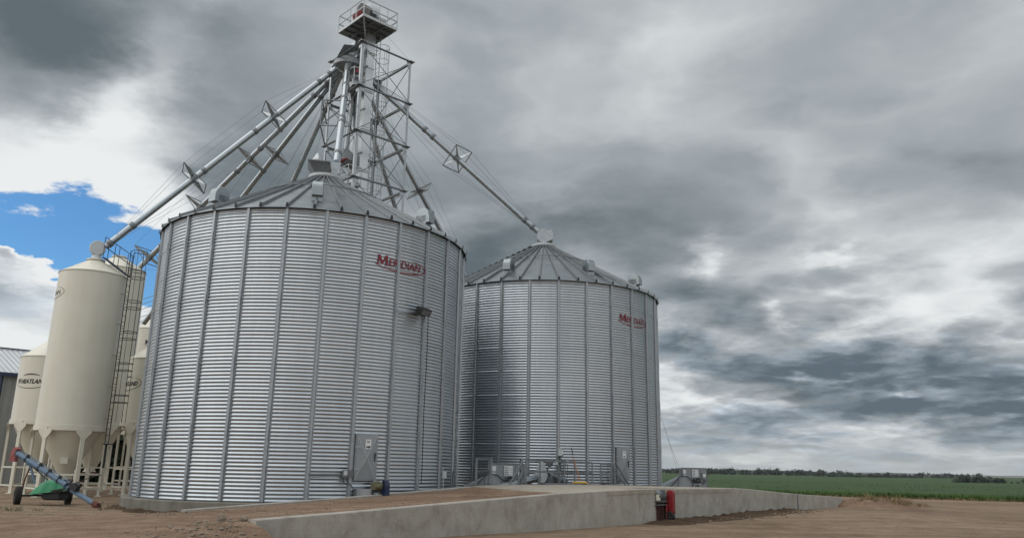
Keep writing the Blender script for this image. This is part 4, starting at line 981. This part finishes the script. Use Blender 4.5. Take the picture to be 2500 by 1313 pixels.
# ------------------------------------------------------------------ aeration fans beside each bin (local x = away from the bin, y = back)
def make_fan(c, rz, label):
    t = thing('aeration_fan', label, 'fan', c, rz, 'centrifugal aeration fans at the bins'); B = lambda mb, n_, mt_, p=t: mb.build(n_, mt_, p, local=True)
    m = MB(); r_ = .07; x0, x1, zb, zt_ = -.70, .70, .12, 1.46
    pts = [(x0, zb), (x1, zb)]+[(x1-r_+r_*cos(a), zt_-r_+r_*sin(a)) for a in (0, pi/6, pi/3, pi/2)]+[(x0+r_-r_*sin(a), zt_-r_+r_*cos(a)) for a in (0, pi/6, pi/3, pi/2)]
    m.prism([(x, -.26, z) for x, z in pts], (0, .52, 0)); B(m, 'housing', 'fan')
    m = MB()
    for k in range(len(pts)): p, q = pts[k], pts[(k+1) % len(pts)]; m.bar((p[0], -.27, p[1]), (q[0], -.27, q[1]), .03, .03)
    B(m, 'housing_flange', 'galvd')
    for x in (-.19, .33): m = MB(); m.box((x-.012, -.275, .2), (x+.012, -.258, 1.4)); B(m, 'panel_seam', 'galvd')
    m = MB(); m.add([(-2.0, -.55, .0), (-2.0, .55, .0), (-2.0, .55, .42), (-2.0, -.55, .42), (-.69, -.24, .1), (-.69, .24, .1), (-.69, .24, 1.05), (-.69, -.24, 1.05)],
                    [(0, 1, 2, 3), (0, 3, 7, 4), (3, 2, 6, 7), (1, 5, 6, 2), (0, 4, 5, 1)]); B(m, 'transition_duct', 'fan')
    m = MB(); m.add([(-.95, -.34, 1.0), (-.69, -.27, 1.08), (-.45, -.30, .95), (-.2, -.34, .6), (-.2, -.34, .1), (-1.0, -.36, .1)], [(0, 5, 4, 3, 2, 1)]); B(m, 'side_sheet', 'fan')
    m = MB(); m.lathe([(0, -.62), (.12, -.62), (.165, -.58), (.175, -.52), (.175, -.3), (.12, -.26)], (.05, 0, .82), 22, (0, 1, 0)); mo = B(m, 'fan_motor', 'steelgrey')
    m = MB(); m.lathe([(.05, -.632), (.145, -.628), (.15, -.62)], (.05, 0, .82), 22, (0, 1, 0)); B(m, 'fan_cowl', 'dark', mo)
    m = MB(); m.bar((-.12, -.45, .62), (-.12, -.45, 0), .05); m.bar((.22, -.45, .62), (.22, -.45, 0), .05); m.box((-.17, -.55, .6), (.27, -.30, .64)); B(m, 'motor_stand', 'pale')
    m = MB(); m.box((-.66, -.268, 1.16), (-.50, -.262, 1.36)); B(m, 'label_plate', 'white')
    m = MB(); m.box((-.66, -.268, .98), (-.52, -.262, 1.10)); B(m, 'label_plate', 'white')
    m = MB(); m.box((-.15, -.268, .98), (.21, -.262, 1.38)); lp = B(m, 'label_plate', 'white')
    m = MB()
    for k in range(4): m.box((-.13, -.271, 1.03+.085*k), (.03, -.2685, 1.06+.085*k)); m.box((.06, -.271, 1.02+.085*k), (.19, -.2685, 1.03+.085*k))
    B(m, 'label_print', 'greyink', lp)
    m = MB(); m.box((.40, -.36, .88), (.62, -.26, 1.22)); cb = B(m, 'control_box', 'fan')
    m = MB(); m.box((.43, -.366, 1.0), (.59, -.361, 1.16)); B(m, 'label_plate', 'white', cb)
    m = MB(); m.tube([(.0, -.45, .72), (-.2, -.4, .8), (-.45, -.36, 1.0), (-.72, -.33, 1.06), (-.95, -.38, .98), (-1.3, -.5, .62), (-1.75, -.62, .25)], .022, 6); B(m, 'power_cable', 'dark')
    m = MB(); m.tube([(.16, -.5, .75), (.38, -.45, .62), (.55, -.38, .7), (.56, -.32, .9)], .02, 6); m.tube([(.48, -.33, .9), (.46, -.36, .72), (.3, -.42, .7)], .016, 6); B(m, 'motor_cable', 'dark')
    m = MB(); m.box((-.72, -.3, -.3), (.72, .3, .12)); B(m, 'base_skid', 'conc')
    return t
make_fan((10.1, 45.0, .34), radians(9.5), 'grey centrifugal fan beside the far bin with the green field behind it')
make_fan((-.07, 34.6, .34), radians(9.5), 'grey centrifugal fan in the gap between the two bins, behind the deck rail')

# ------------------------------------------------------------------ on and behind the deck
def rail(label, pts, h=1.0, braces=(), two=True, name='guard_rail'):
    """pts: (s, n) posts"""
    t = thing(name, label, 'railing', W(*pts[0], surf(*pts[0])), 0)
    for s, n in pts:
        z = surf(s, n); m = MB(); m.bar(W(s, n, z-.02), W(s, n, z+h), .07, .07); m.obox(W(s, n, z+.012), U, NN, up, .09, .09, .01); m.build('post', 'galvd', t)
    for dz_ in (h-.03, h*.52):
        a, b_ = pts[0], pts[-1]; m = MB(); m.bar(W(*a, surf(*a)+dz_), W(*b_, surf(*b_)+dz_), .055, .075); m.build('rail_bar', 'galvd', t)
    for p, q in braces:
        m = MB(); m.bar(p, q, .06); m.build('rail_brace', 'galvd', t)
    return t
zdk = 1.0
rail('near end railing between the big bin and the fan, partly behind the ramp edge', [(21.65, 22.6), (22.45, 22.6), (23.3, 23.6)], 1.02)
rail('low stair railing sloping down beside the fan in the gap between bins', [(24.2, 22.6), (24.24, 22.75)], 1.02,
     [(W(24.18, 22.55, 1.90), W(23.15, 22.3, .98)), (W(24.18, 22.55, 1.45), W(23.6, 22.35, .98))])
rail('long two bar steel railing along the deck in front of the far bin', [(24.42, 22.6), (25.3, 22.62), (26.9, 22.64), (27.6, 22.66), (28.85, 22.68)], 1.0)
rail('short railing with sloping braces by the far bin door', [(29.5, 22.7), (30.3, 22.72), (30.6, 22.72)], 1.0,
     [(W(30.6, 22.7, 1.96), W(31.35, 22.5, .98)), (W(30.6, 22.7, 1.5), W(31.1, 22.5, .98))])
# dark plank or grating edges on the deck behind the kerb
for (a, b_, n_, lab) in ((25.1, 30.2, 22.30, 'long pale steel channel lying along the back of the deck'), (28.4, 31.6, 21.75, 'dark steel grating strip lying on the deck towards the far bin door')):
    m = MB(); p, q = W(a, n_, surf(a, n_)+.05), W(b_, n_-.5, surf(b_, n_)+.05)
    m.bar(p, q, .32, .06); tag(m.build('steel_grating', 'galvd'), lab, 'grating')
# conveyor: two tubes meeting at a drive head with teardrop belt guard
cv = thing('unload_conveyor', 'galvanized unloading auger with teardrop shaped belt guard behind the deck railing', 'conveyor', W(26.9, 23.4, .4))
hd = Vector((1.50, 35.75, 1.38))
m = MB(); m.tube([Vector((-.55, 33.35, .80)), hd+Vector((.1, 0, -.05))], .165, 16); m.build('conveyor_tube', 'pipe', cv)
m = MB(); m.tube([hd+Vector((.18, .1, -.02)), Vector((3.6, 39.2, .72))], .165, 16); m.build('conveyor_tube', 'pipe', cv)
m = MB(); dd = Vector((-.16, -.985, 0)); xx = Vector((.985, -.16, 0)); gc = hd+dd*.45+Vector((-.06, 0, -.08))
pts = [gc+xx*.30*cos(a)+up*.30*sin(a) for a in [pi+pi*k/14 for k in range(15)]]+[gc+xx*.20+up*.42, gc+xx*.12+up*.60, gc+xx*.02+up*.66, gc-xx*.06+up*.60, gc-xx*.18+up*.3]
m.prism(pts, dd*-.15); m.build('belt_guard', 'pale', cv)
m = MB(); m.lathe([(0, -.2), (.12, -.2), (.15, -.16), (.15, .16), (.12, .2), (0, .2)], hd+Vector((.28, .1, .48)), 18, dd); m.obox(hd+Vector((.28, .1, .30)), xx, dd, up, .2, .2, .02); m.build('conveyor_motor', 'steelgrey', cv)
m = MB(); m.obox(hd+Vector((.22, .1, -.35)), xx, dd, up, .2, .18, .3); m.obox(hd+Vector((-.1, -.2, -.5)), xx, dd, up, .12, .12, .2); m.bar(hd+Vector((.2, .1, -.2)), hd+Vector((.2, .1, .3)), .08); m.build('drive_stand', 'galvd', cv)
# switch post with boxes and cables, two small junction boxes on pipes
jp = thing('switch_post', 'square post with grey switch boxes and dangling cables in front of the far bin', 'switch box', W(26.95, 23.1, .9))
q = Vector((2.2, 35.4, 0)); rx = Vector((.99, -.06, 0)); ry = Vector((.06, .99, 0))
m = MB(); m.obox(q+up*1.55, rx, ry, up, .05, .05, .75); m.build('post', 'galvd', jp)
m = MB(); m.obox(q+up*2.33-ry*.1, rx, ry, up, .16, .06, .17); m.build('box_back', 'fan', jp)
m = MB(); m.obox(q+up*2.33-ry*.2+rx*.02, rx, ry, up, .07, .06, .15); m.build('switch_box', 'pale', jp)
m = MB(); m.obox(q+up*2.33-ry*.165+rx*.125, rx, ry, up, .025, .006, .09); m.build('warning_plate', 'white', jp)
for i, xo in enumerate((-.14, .30)):
    m = MB(); m.obox(q+up*1.90+rx*xo-ry*.12, rx, ry, up, .075, .06, .10); m.build('junction_box', 'pale', jp)
    for j in (-.04, .04):
        m = MB(); m.tube([q+up*1.85+rx*(xo+j)-ry*.12, q+up*1.4+rx*(xo+j*1.4)-ry*.13, q+up*1.1+rx*(xo+j*.4-.06*i)-ry*.16, q+up*.95+rx*(xo+j)-ry*.12], .012, 5); m.build('cable', 'dark', jp)
for j in (-.05, .0, .06):
    m = MB(); m.tube([q+up*2.18+rx*j-ry*.14, q+up*2.0+rx*(j*1.7-.02)-ry*.16, q+up*1.8+rx*(j+.1)-ry*.13, q+up*1.3+rx*(.12+j*.6)-ry*.13], .014, 5); m.build('cable', 'dark', jp)
# push broom leaning on the rail
br = thing('push_broom', 'push broom with yellow head and orange handle leaning upright at the deck railing', 'broom', W(27.2, 22.05, 1.0))
q = W(27.2, 22.05, surf(27.2, 22.05)); m = MB(); m.tube([q+up*.13, W(27.27, 22.5, 2.26)], .016, 8); m.build('handle', 'orange', br)
m = MB(); m.tube([W(27.27, 22.5, 2.26), W(27.29, 22.58, 2.53)], .02, 8); m.build('grip', 'dark', br)
m = MB(); m.obox(q+up*.09, rx, ry, up, .30, .05, .03); m.build('broom_head', 'yellow', br)
m = MB(); m.obox(q+up*.03, rx, ry, up, .29, .045, .035); m.build('bristles', 'dark', br)
for s in (-1, 1): m = MB(); m.tube([q+up*.34-rx*.06, q+rx*.13*s+up*.11], .008, 5); m.build('head_brace', 'orange', br)

# ------------------------------------------------------------------ red pit conveyor drive in the notch of the wall
dr = thing('pit_drive', 'red belt guard and grey motor set in the notch of the concrete wall', 'conveyor drive', W(23.0, 15.1, 0))
cN = 14.98
stadium(W(23.06, 14.90, .36), W(23.06, 14.90, .92), .115, U, .15, 14).build('belt_guard', 'red', dr)
m = MB(); m.lathe([(0, -.24), (.11, -.24), (.15, -.2), (.15, .2), (.12, .26), (0, .26)], W(22.72, 15.10, .86), 20, U)
for k in range(6): m.lathe([(.15, -.012), (.166, 0), (.15, .012)], W(22.58+.055*k, 15.10, .86), 20, U)
m.obox(W(22.72, 14.98, .98), U, NN, up, .06, .06, .06); m.build('motor', 'steelgrey', dr)
m = MB(); m.obox(W(22.72, 15.15, .68), U, NN, up, .3, .2, .012); m.obox(W(22.72, 15.15, .57), U, NN, up, .3, .2, .012); m.build('motor_plate', 'galvd', dr)
m = MB(); m.obox(W(22.82, 15.28, .22), U, NN, up, .27, .10, .28); m.bar(W(22.93, 15.0, .1), W(22.93, 15.0, .6), .09, .06); m.build('drive_frame', 'rust', dr)
m = MB(); m.bar(W(22.90, 14.97, .15), W(22.90, 14.97, .58), .10, .04); m.build('red_bracket', 'red', dr)
m = MB(); m.lathe([(.05, -.06), (.17, -.06), (.18, 0), (.17, .06), (.05, .06)], W(22.92, 14.88, .20), 22, U); m.build('rubber_wheel', 'rubber', dr)
m = MB(); m.obox(W(22.52, 15.02, .80), U, NN, up, .05, .05, .09); m.build('switch_box', 'cream', dr)
m = MB(); m.tube([W(22.5, 15.0, .72), W(22.52, 15.0, .4), W(22.6, 15.0, .02)], .016, 6); m.build('cable', 'dark', dr)
m = MB(); m.obox(W(23.08, 15.9, .4), U, NN, up, .53, .02, .62); m.build('pit_plate', 'rust', dr)

# ------------------------------------------------------------------ blue auger on wheels with green tarpaulin
au = thing('grain_auger', 'faded blue portable auger tilted on two black wheels in front of the cream hopper bins', 'auger', (-17.3, 31, 0))
p0, p1 = Vector((-18.50, 30.85, 1.86)), Vector((-14.92, 30.0, .13)); d = (p1-p0).normalized()
br_ = p0.lerp(p1, .635)
m = MB(); m.tube([p0, br_], .098, 18); m.tube([br_-d*.03, br_+d*.05], .115, 18); m.build('tube', 'blue', au)
m = MB(); o2 = Vector((.02, .05, -.07)); m.tube([br_+d*.02+o2, p1], .088, 18); m.build('intake_tube', 'blue', au)
m = MB(); m.obox(p0-d*.08+up*.02, d, d.cross(up), d.cross(up).cross(d), .08, .11, .15); m.obox(p0-d*.12-up*.24, (1, 0, 0), (0, 1, 0), up, .10, .10, .13); m.build('spout_head', 'redw', au)
m = MB(); m.tube([p1-d*.05, p1+d*.18], .118, 14, radii=[.10, .115]); m.obox(p1+d*.12-up*.03, d, d.cross(up), up, .14, .09, .07); m.build('intake_guard', 'rust', au)
y_ = d.cross(up).normalized(); u_ = y_.cross(d)
for f_ in (.13, .30, .42, .55, .70):
    q = p0.lerp(p1, f_); m = MB(); m.tube([q-d*.02, q+d*.02], .122, 18); m.obox(q+u_*.145+y_*.02, d, y_, u_, .045, .05, .04); m.build('clamp', 'dark', au)
m = MB(); m.tube([p0+u_*.16+d*.3, p0.lerp(p1, .66)+u_*.16], .018, 6); m.build('truss_rod', 'blue', au)
for f_ in (.26, .50):
    q = p0.lerp(p1, f_)+u_*.112-y_*.02; m = MB(); m.obox(q+y_*-.03, d, y_, u_, .07, .05, .004); m.build('decal_plate', 'white', au)
wl, wr = Vector((-18.32, 31.02, .32)), Vector((-16.95, 32.0, .32)); ax = (wr-wl).normalized()
for w_ in (wl, wr):
    m = MB(); m.lathe([(.17, -.10), (.27, -.115), (.325, -.10), (.345, -.06), (.345, .06), (.325, .10), (.27, .115), (.17, .10)], w_, 30, ax); ty = m.build('wheel', 'rubber', au)
    m = MB(); m.lathe([(0, -.05), (.06, -.07), (.15, -.04), (.18, -.09)], w_, 24, ax); m.lathe([(.18, .09), (.15, .04), (0, .05)], w_, 24, ax); m.build('rim', 'galvd', ty)
m = MB(); m.bar(wl, wr, .07); m.build('axle', 'dark', au)
ap = p0.lerp(p1, .20)-u_*.1
m = MB(); m.tube([wl+ax*.1+up*.05, wl.lerp(ap, .55)+Vector((0, 0, -.02)), ap], .026, 6); m.build('lift_arm', 'rust', au)
m = MB(); m.tube([wr-ax*.1, ap+d*.1], .026, 6); m.build('lift_arm', 'galvd', au)
m = MB(); m.bar(ap-u_*.02, p0.lerp(p1, .25)-u_*.5+Vector((.25, 0, -.2)), .06); m.bar(ap+y_*.12-d*.12, ap-y_*.12+d*.12, .07); m.build('lift_bracket', 'blue', au)
fp = Vector((-17.0, 31.0, .42))
m = MB(); m.bar(Vector((-17.85, 31.0, .36)), Vector((-16.3, 30.6, .62)), .06); m.build('engine_rail', 'dark', au)
m = MB(); m.bar(Vector((-17.6, 31.5, .36)), Vector((-16.2, 31.3, .50)), .06); m.build('engine_rail', 'dark', au)
m = MB(); m.bar(Vector((-16.3, 30.6, .58)), Vector((-16.15, 30.55, .92)), .06); m.bar(Vector((-16.15, 30.55, .92)), br_+d*.1, .05); m.build('engine_post', 'dark', au)
m = MB(); m.obox(Vector((-17.0, 31.15, .33)), (1, -.1, 0), (.1, 1, 0), up, .34, .28, .10); m.obox(Vector((-17.0, 31.15, .2)), (1, -.1, 0), (.1, 1, 0), up, .42, .05, .03); m.build('engine_tray', 'dark', au)
m = MB(); m.obox(br_+d*.45+u_*.12+y_*.05, d, y_, u_, .16, .10, .10); m.lathe([(0, -.1), (.08, -.1), (.08, .1), (0, .1)], br_+d*.5+u_*.25, 14, d); m.build('gear_drive', 'dark', au)
m = MB(); m.tube([br_+d*.4+u_*.25, br_+d*.62+u_*.42+Vector((.1, 0, .1)), br_+d*.7+u_*.45+Vector((.3, .1, .22)), br_+d*.75+u_*.5+Vector((.45, .1, .24))], .015, 6); m.build('hydraulic_hose', 'dark', au)
# tarpaulin draped over the auger engine: ridge, flat skirts and folds
tp = MB()
def tarp(u, v):
    x = -17.78+1.35*u; yb = 30.78+.75*v; z0 = .37+.17*u
    prof = max(0, 1-abs((u-.46)/.50)**2.2)*max(0., 1-abs((v-.5)/.5)**2.6)
    fold = .035*sin(u*23+v*5+2*fb(u*4, v*4, 1))*(1-prof*.6)+.03*fb(u*7, v*7, 6)
    return Vector((x+.03*sin(v*9), yb-.08*u, z0+.47*prof**.75+fold*.7*(prof > 0.01)))
tp.grid(tarp, 44, 30, True)
tag(tp.build('tarpaulin', 'tarp'), 'bright green tarpaulin draped over the engine of the blue auger', 'tarpaulin')
# ------------------------------------------------------------------ sky: real daylight sky broken by a procedural cloud deck
SUN_AZ, SUN_EL = radians(-102), radians(52)     # azimuth from +Y towards +X: to the left of the camera
wd = bpy.data.worlds.new('World'); SC.world = wd; wd.use_nodes = True
nt = wd.node_tree; bg = nt.nodes['Background']
L = nt.links.new
def val(x): return x
def mth(op, a, b=None, c=None, clamp=False):
    n = nt.nodes.new('ShaderNodeMath'); n.operation = op; n.use_clamp = clamp
    for i, v in enumerate((a, b, c)):
        if v is None: continue
        if hasattr(v, 'links'): L(v, n.inputs[i])
        else: n.inputs[i].default_value = v
    return n.outputs[0]
def vec(op, a, b=None, s=None):
    n = nt.nodes.new('ShaderNodeVectorMath'); n.operation = op
    for i, v in enumerate((a, b)):
        if v is None: continue
        if hasattr(v, 'links'): L(v, n.inputs[i])
        else: n.inputs[i].default_value = v
    if s is not None:
        if hasattr(s, 'links'): L(s, n.inputs['Scale'])
        else: n.inputs['Scale'].default_value = s
    return n.outputs['Value'] if op in ('DOT_PRODUCT', 'LENGTH') else n.outputs[0]
def nz(v, scale, detail=8, rough=.55, lac=2.0, dist=0., kind='FBM'):
    n = nt.nodes.new('ShaderNodeTexNoise'); n.noise_dimensions = '3D'; n.noise_type = kind
    n.inputs['Scale'].default_value = scale; n.inputs['Detail'].default_value = detail; n.inputs['Roughness'].default_value = rough
    n.inputs['Lacunarity'].default_value = lac; n.inputs['Distortion'].default_value = dist; L(v, n.inputs['Vector']); return n.outputs['Fac'], n.outputs['Color']
def mr(v, a, b, c, d, smooth=True):
    n = nt.nodes.new('ShaderNodeMapRange'); n.interpolation_type = 'SMOOTHSTEP' if smooth else 'LINEAR'
    L(v, n.inputs[0])
    for i, x in enumerate((a, b, c, d)): n.inputs[i+1].default_value = x
    return n.outputs[0]
tc = nt.nodes.new('ShaderNodeTexCoord'); D = tc.outputs['Generated']
sp = nt.nodes.new('ShaderNodeSeparateXYZ'); L(D, sp.inputs[0])
dz_ = mth('MAXIMUM', sp.outputs['Z'], 0.0)
def layer_coord(k, off):
    inv = mth('DIVIDE', 1.0, mth('ADD', dz_, k))
    cb = nt.nodes.new('ShaderNodeCombineXYZ')
    L(mth('MULTIPLY', sp.outputs['X'], inv), cb.inputs[0]); L(mth('MULTIPLY', sp.outputs['Y'], inv), cb.inputs[1])
    L(mth('DIVIDE', mth('MULTIPLY', dz_, 2.3), mth('ADD', dz_, .55)), cb.inputs[2])
    return vec('ADD', cb.outputs[0], off)
def vor(v, scale, smooth=0.):
    n = nt.nodes.new('ShaderNodeTexVoronoi'); n.feature = 'SMOOTH_F1' if smooth else 'F1'; n.inputs['Scale'].default_value = scale
    if smooth: n.inputs['Smoothness'].default_value = smooth
    L(v, n.inputs['Vector']); return n.outputs['Distance']
P = layer_coord(.20, (3.1, 1.7, .4))
wN, wC = nz(P, 2.4, 4, .5)
fN, fC = nz(P, 9.0, 8, .66)
Pw = vec('ADD', vec('ADD', P, vec('SCALE', vec('SUBTRACT', wC, (.5, .5, .5)), s=.46)), vec('SCALE', vec('SUBTRACT', fC, (.5, .5, .5)), s=.13))
def density(v, fine):
    a, _ = nz(v, 1.3, 9 if fine else 4, .55, 2.05)
    r = mth('ADD', mth('MULTIPLY', mth('SUBTRACT', a, .5), 1.25), mth('MULTIPLY', mth('SUBTRACT', .42, vor(v, 2.1, .7)), .95))
    r = mth('ADD', r, mth('MULTIPLY', mth('SUBTRACT', .43, vor(v, 5.2)), .34))
    return mth('ADD', r, mth('MULTIPLY', mth('SUBTRACT', .41, vor(v, 11., .35)), mr(dz_, .22, .10, .14, .50))) if fine else r
n1 = density(Pw, True)
n2 = density(vec('ADD', Pw, (0., 0., .075)), False)      # the same heaps a little higher: the difference lights their tops and greys their bases
# broad weather: where the deck is thick, thin or broken (azimuth, elevation, half widths, tilt, amount), in degrees on the sky
Dw = vec('ADD', D, vec('SCALE', vec('SUBTRACT', nz(P, 3.0, 8, .62)[1], (.5, .5, .5)), s=.13))
s2 = nt.nodes.new('ShaderNodeSeparateXYZ'); L(Dw, s2.inputs[0])
az = mth('MULTIPLY', mth('ARCTAN2', s2.outputs['X'], s2.outputs['Y']), 180/pi)
ln = vec('LENGTH', Dw); elv = mth('MULTIPLY', mth('ARCSINE', mth('DIVIDE', s2.outputs['Z'], ln)), 180/pi)
def blob(a0, e0, sa, se, tilt, amt, pw=1.0):
    da = mth('SUBTRACT', az, a0); de = mth('SUBTRACT', elv, e0); c, s_ = cos(radians(tilt)), sin(radians(tilt))
    x = mth('DIVIDE', mth('ADD', mth('MULTIPLY', da, c), mth('MULTIPLY', de, s_)), sa)
    y = mth('DIVIDE', mth('SUBTRACT', mth('MULTIPLY', de, c), mth('MULTIPLY', da, s_)), se)
    q = mth('ADD', mth('MULTIPLY', x, x), mth('MULTIPLY', y, y))
    return mth('MULTIPLY', mth('EXPONENT', mth('MULTIPLY', mth('POWER', q, pw), -1.0)), amt)
BLOBS = [
    (-33.5, 25.5, 6.0, 5.0, 0, .34), (-27.2, 24.6, 1.8, 4.6, -30, -.44), (-27.5, 20.8, 4.0, 1.8, -10, -.22), (-31, 18.8, 7.0, 2.0, -4, -.22), (-26.5, 16.8, 4.0, 2.2, -20, -.18),
    (-28.5, 13.0, 8.0, 2.7, -8, -2.5), (-33.0, 9.6, 3.6, 1.9, 0, .85), (-29, 7.4, 6, 1.8, 0, .1), (-25.5, 9.0, 2.5, 1.3, 0, .3), (-33.2, 12.0, 1.3, .7, -10, 1.5), (-31.2, 12.2, .6, .4, -20, 1.4),
    (-20, 20, 5.0, 6.5, 0, .18), (-15, 18, 7, 5, 0, .22), (0.5, 16.0, 7.5, 2.6, 12, .28), (7, 17.0, 6, 2.6, 0, .20), (-2, 12.5, 5, 4, 0, .32), (9.5, 13.8, 2.6, 1.6, 0, .15), (11, 30, 11, 6.0, 0, -.10), (2.5, 24, 4, 5, 0, -.06),
    (14.0, 14.3, 1.1, 1.5, 0, -.36), (22.8, 14.4, 2.2, .7, -8, -.30), (21.4, 12.0, 1.0, 1.0, 20, -.20), (19.0, 9.9, .8, 1.0, 0, -.28), (17.6, 11.8, 2.0, 1.0, 0, .24), (25.5, 11.0, 3, 1.2, 0, .12),
    (28.6, 7.3, 6.0, 1.5, 0, .46), (22.5, 7.0, 3.6, .9, 0, .36), (12.9, 8.0, 3.0, 1.2, 0, .50), (32.5, 4.4, 4.5, 1.0, 0, .40), (25, 4.4, 3.5, .7, 0, .34), (12, 11.5, 2.5, 1.2, 0, .2),
    (16.2, 3.8, 2.5, .6, 0, -.16), (20, 3.4, 14, 1.0, 0, .09), (11.8, 4.8, 2.2, 1.3, 0, .26), (22, 2.0, 30, 1.0, 0, -.06), (26.6, 5.7, .5, .6, -40, -.3), (19.5, 5.6, .7, .5, 30, -.22)]
tot = None
for b in BLOBS:
    v = blob(*b); tot = v if tot is None else mth('ADD', tot, v)
# behind the camera and overhead the deck is thinner and brighter
back = mth('ADD', mr(sp.outputs['Y'], .35, -.5, 0, -.34), mr(sp.outputs['Z'], .58, .95, 0, -.22))
amp = mth('ADD', mth('ADD', mr(elv, 9, 19, .86, .40), mth('MULTIPLY', mr(az, -24, -19, 1, 0), .30)), mr(elv, .5, 5, -.15, .12))
Tt = mth('ADD', mth('ADD', mth('MULTIPLY', n1, amp), tot), mth('ADD', back, .50))
lit = mth('MULTIPLY', mth('MULTIPLY', mth('SUBTRACT', n1, n2), amp), mr(dz_, .22, .10, 1.4, 1.9))
cr = nt.nodes.new('ShaderNodeValToRGB'); cr.color_ramp.interpolation = 'B_SPLINE'
# towards the clearing in the west the heaps are sunlit: white heads, only faintly grey below
west = mth('MULTIPLY', mr(az, -22.5, -25.5, 0, 1), mr(elv, 21, 17.5, 0, 1))
Ts = mth('SUBTRACT', Tt, mth('MULTIPLY', lit, .75))
Ts = mth('MULTIPLY', Ts, mth('SUBTRACT', 1.0, mth('MULTIPLY', west, .62)))
L(Ts, cr.inputs[0])
els = cr.color_ramp.elements
stops = [(0.0, (.86, .885, .89)), (.17, (.70, .73, .745)), (.31, (.53, .56, .58)), (.46, (.385, .42, .445)), (.62, (.285, .32, .345)), (.80, (.18, .215, .235)), (1.0, (.105, .135, .155))]
els[0].position = stops[0][0]; els[0].color = (*stops[0][1], 1); els[1].position = 1.0; els[1].color = (*stops[-1][1], 1)
for p, c in stops[1:-1]: e = els.new(p); e.color = (*c, 1)
cloudc = cr.outputs[0]
# warm cream tint and evenness low down through kilometres of air
mx = nt.nodes.new('ShaderNodeMix'); mx.data_type = 'RGBA'
L(mr(sp.outputs['Z'], .0, .06, .42, 0.), mx.inputs[0]); L(cloudc, mx.inputs[6]); mx.inputs[7].default_value = (.66, .69, .66, 1)
sky = nt.nodes.new('ShaderNodeTexSky'); sky.sky_type = 'NISHITA'; sky.sun_disc = False
sky.sun_elevation = SUN_EL; sky.sun_rotation = SUN_AZ; sky.air_density = 1.0; sky.dust_density = .15; sky.ozone_density = 2.2
STR = .13
cover = mth('MAXIMUM', mr(Tt, -.58, -.30, 0, 1), mr(az, -23, -19, 0, 1))     # the deck is only open in the west
tint = nt.nodes.new('ShaderNodeMix'); tint.data_type = 'RGBA'; tint.inputs[6].default_value = (1, 1, 1, 1); tint.inputs[7].default_value = (.93, .99, 1.07, 1)
L(mth('MULTIPLY', mr(elv, 14, 7, 0, 1), mr(Tt, .3, .7, 0, 1)), tint.inputs[0])
clb = vec('SCALE', vec('MULTIPLY', mx.outputs[2], tint.outputs[2]), s=1/STR)
fin = nt.nodes.new('ShaderNodeMix'); fin.data_type = 'RGBA'
L(cover, fin.inputs[0]); L(vec('MULTIPLY', sky.outputs[0], (.46, .76, .96)), fin.inputs[6]); L(clb, fin.inputs[7])
L(fin.outputs[2], bg.inputs['Color']); bg.inputs['Strength'].default_value = STR
wd.cycles.sampling_method = 'MANUAL'; wd.cycles.sample_map_resolution = 512

sd = bpy.data.lights.new('sun', 'SUN'); sd.energy = 1.5; sd.angle = radians(85); sd.color = (1, .965, .91)
so = bpy.data.objects.new('sun', sd); COL.objects.link(so)
to = Vector((sin(SUN_AZ)*cos(SUN_EL), cos(SUN_AZ)*cos(SUN_EL), sin(SUN_EL)))
so.rotation_euler = (-to).to_track_quat('-Z', 'Y').to_euler()

# ------------------------------------------------------------------ the air: thin even haze round everything, below the clouds
hm = bpy.data.materials.new('air_haze'); hm.use_nodes = True; hn = hm.node_tree
hn.nodes.remove(hn.nodes['Principled BSDF']); pv = hn.nodes.new('ShaderNodeVolumePrincipled')
pv.inputs['Color'].default_value = (.86, .91, .96, 1); pv.inputs['Density'].default_value = .00009; pv.inputs['Anisotropy'].default_value = .2
hn.links.new(pv.outputs[0], hn.nodes['Material Output'].inputs['Volume'])
hb = MB(); hb.box((-4400, -450, -12), (5400, 6700, 45)); struct(hb.build('haze', hm), 'thin haze in the distant air', 'stuff')

# ------------------------------------------------------------------ camera
cd = bpy.data.cameras.new('camera'); co = bpy.data.objects.new('camera', cd); COL.objects.link(co)
cd.sensor_width = 36; cd.lens = 1945/2500*36; cd.clip_start = .1; cd.clip_end = 20000
pt_, rl_ = radians(13.98), radians(1.02)
right = Vector((1, 0, 0)); fw = Vector((0, cos(pt_), sin(pt_))); u0 = Vector((0, -sin(pt_), cos(pt_)))
ri = right*cos(rl_)+u0*sin(rl_); uu = u0*cos(rl_)-right*sin(rl_)
co.matrix_world = Matrix(((ri.x, uu.x, -fw.x, 0), (ri.y, uu.y, -fw.y, 0), (ri.z, uu.z, -fw.z, 1.65), (0, 0, 0, 1)))
SC.camera = co
SC.view_settings.view_transform = 'Standard'; SC.view_settings.look = 'None'; SC.view_settings.exposure = 0; SC.view_settings.gamma = 1
SC.cycles.use_denoising = True
SC.cycles.max_bounces = 6; SC.cycles.diffuse_bounces = 3; SC.cycles.glossy_bounces = 4
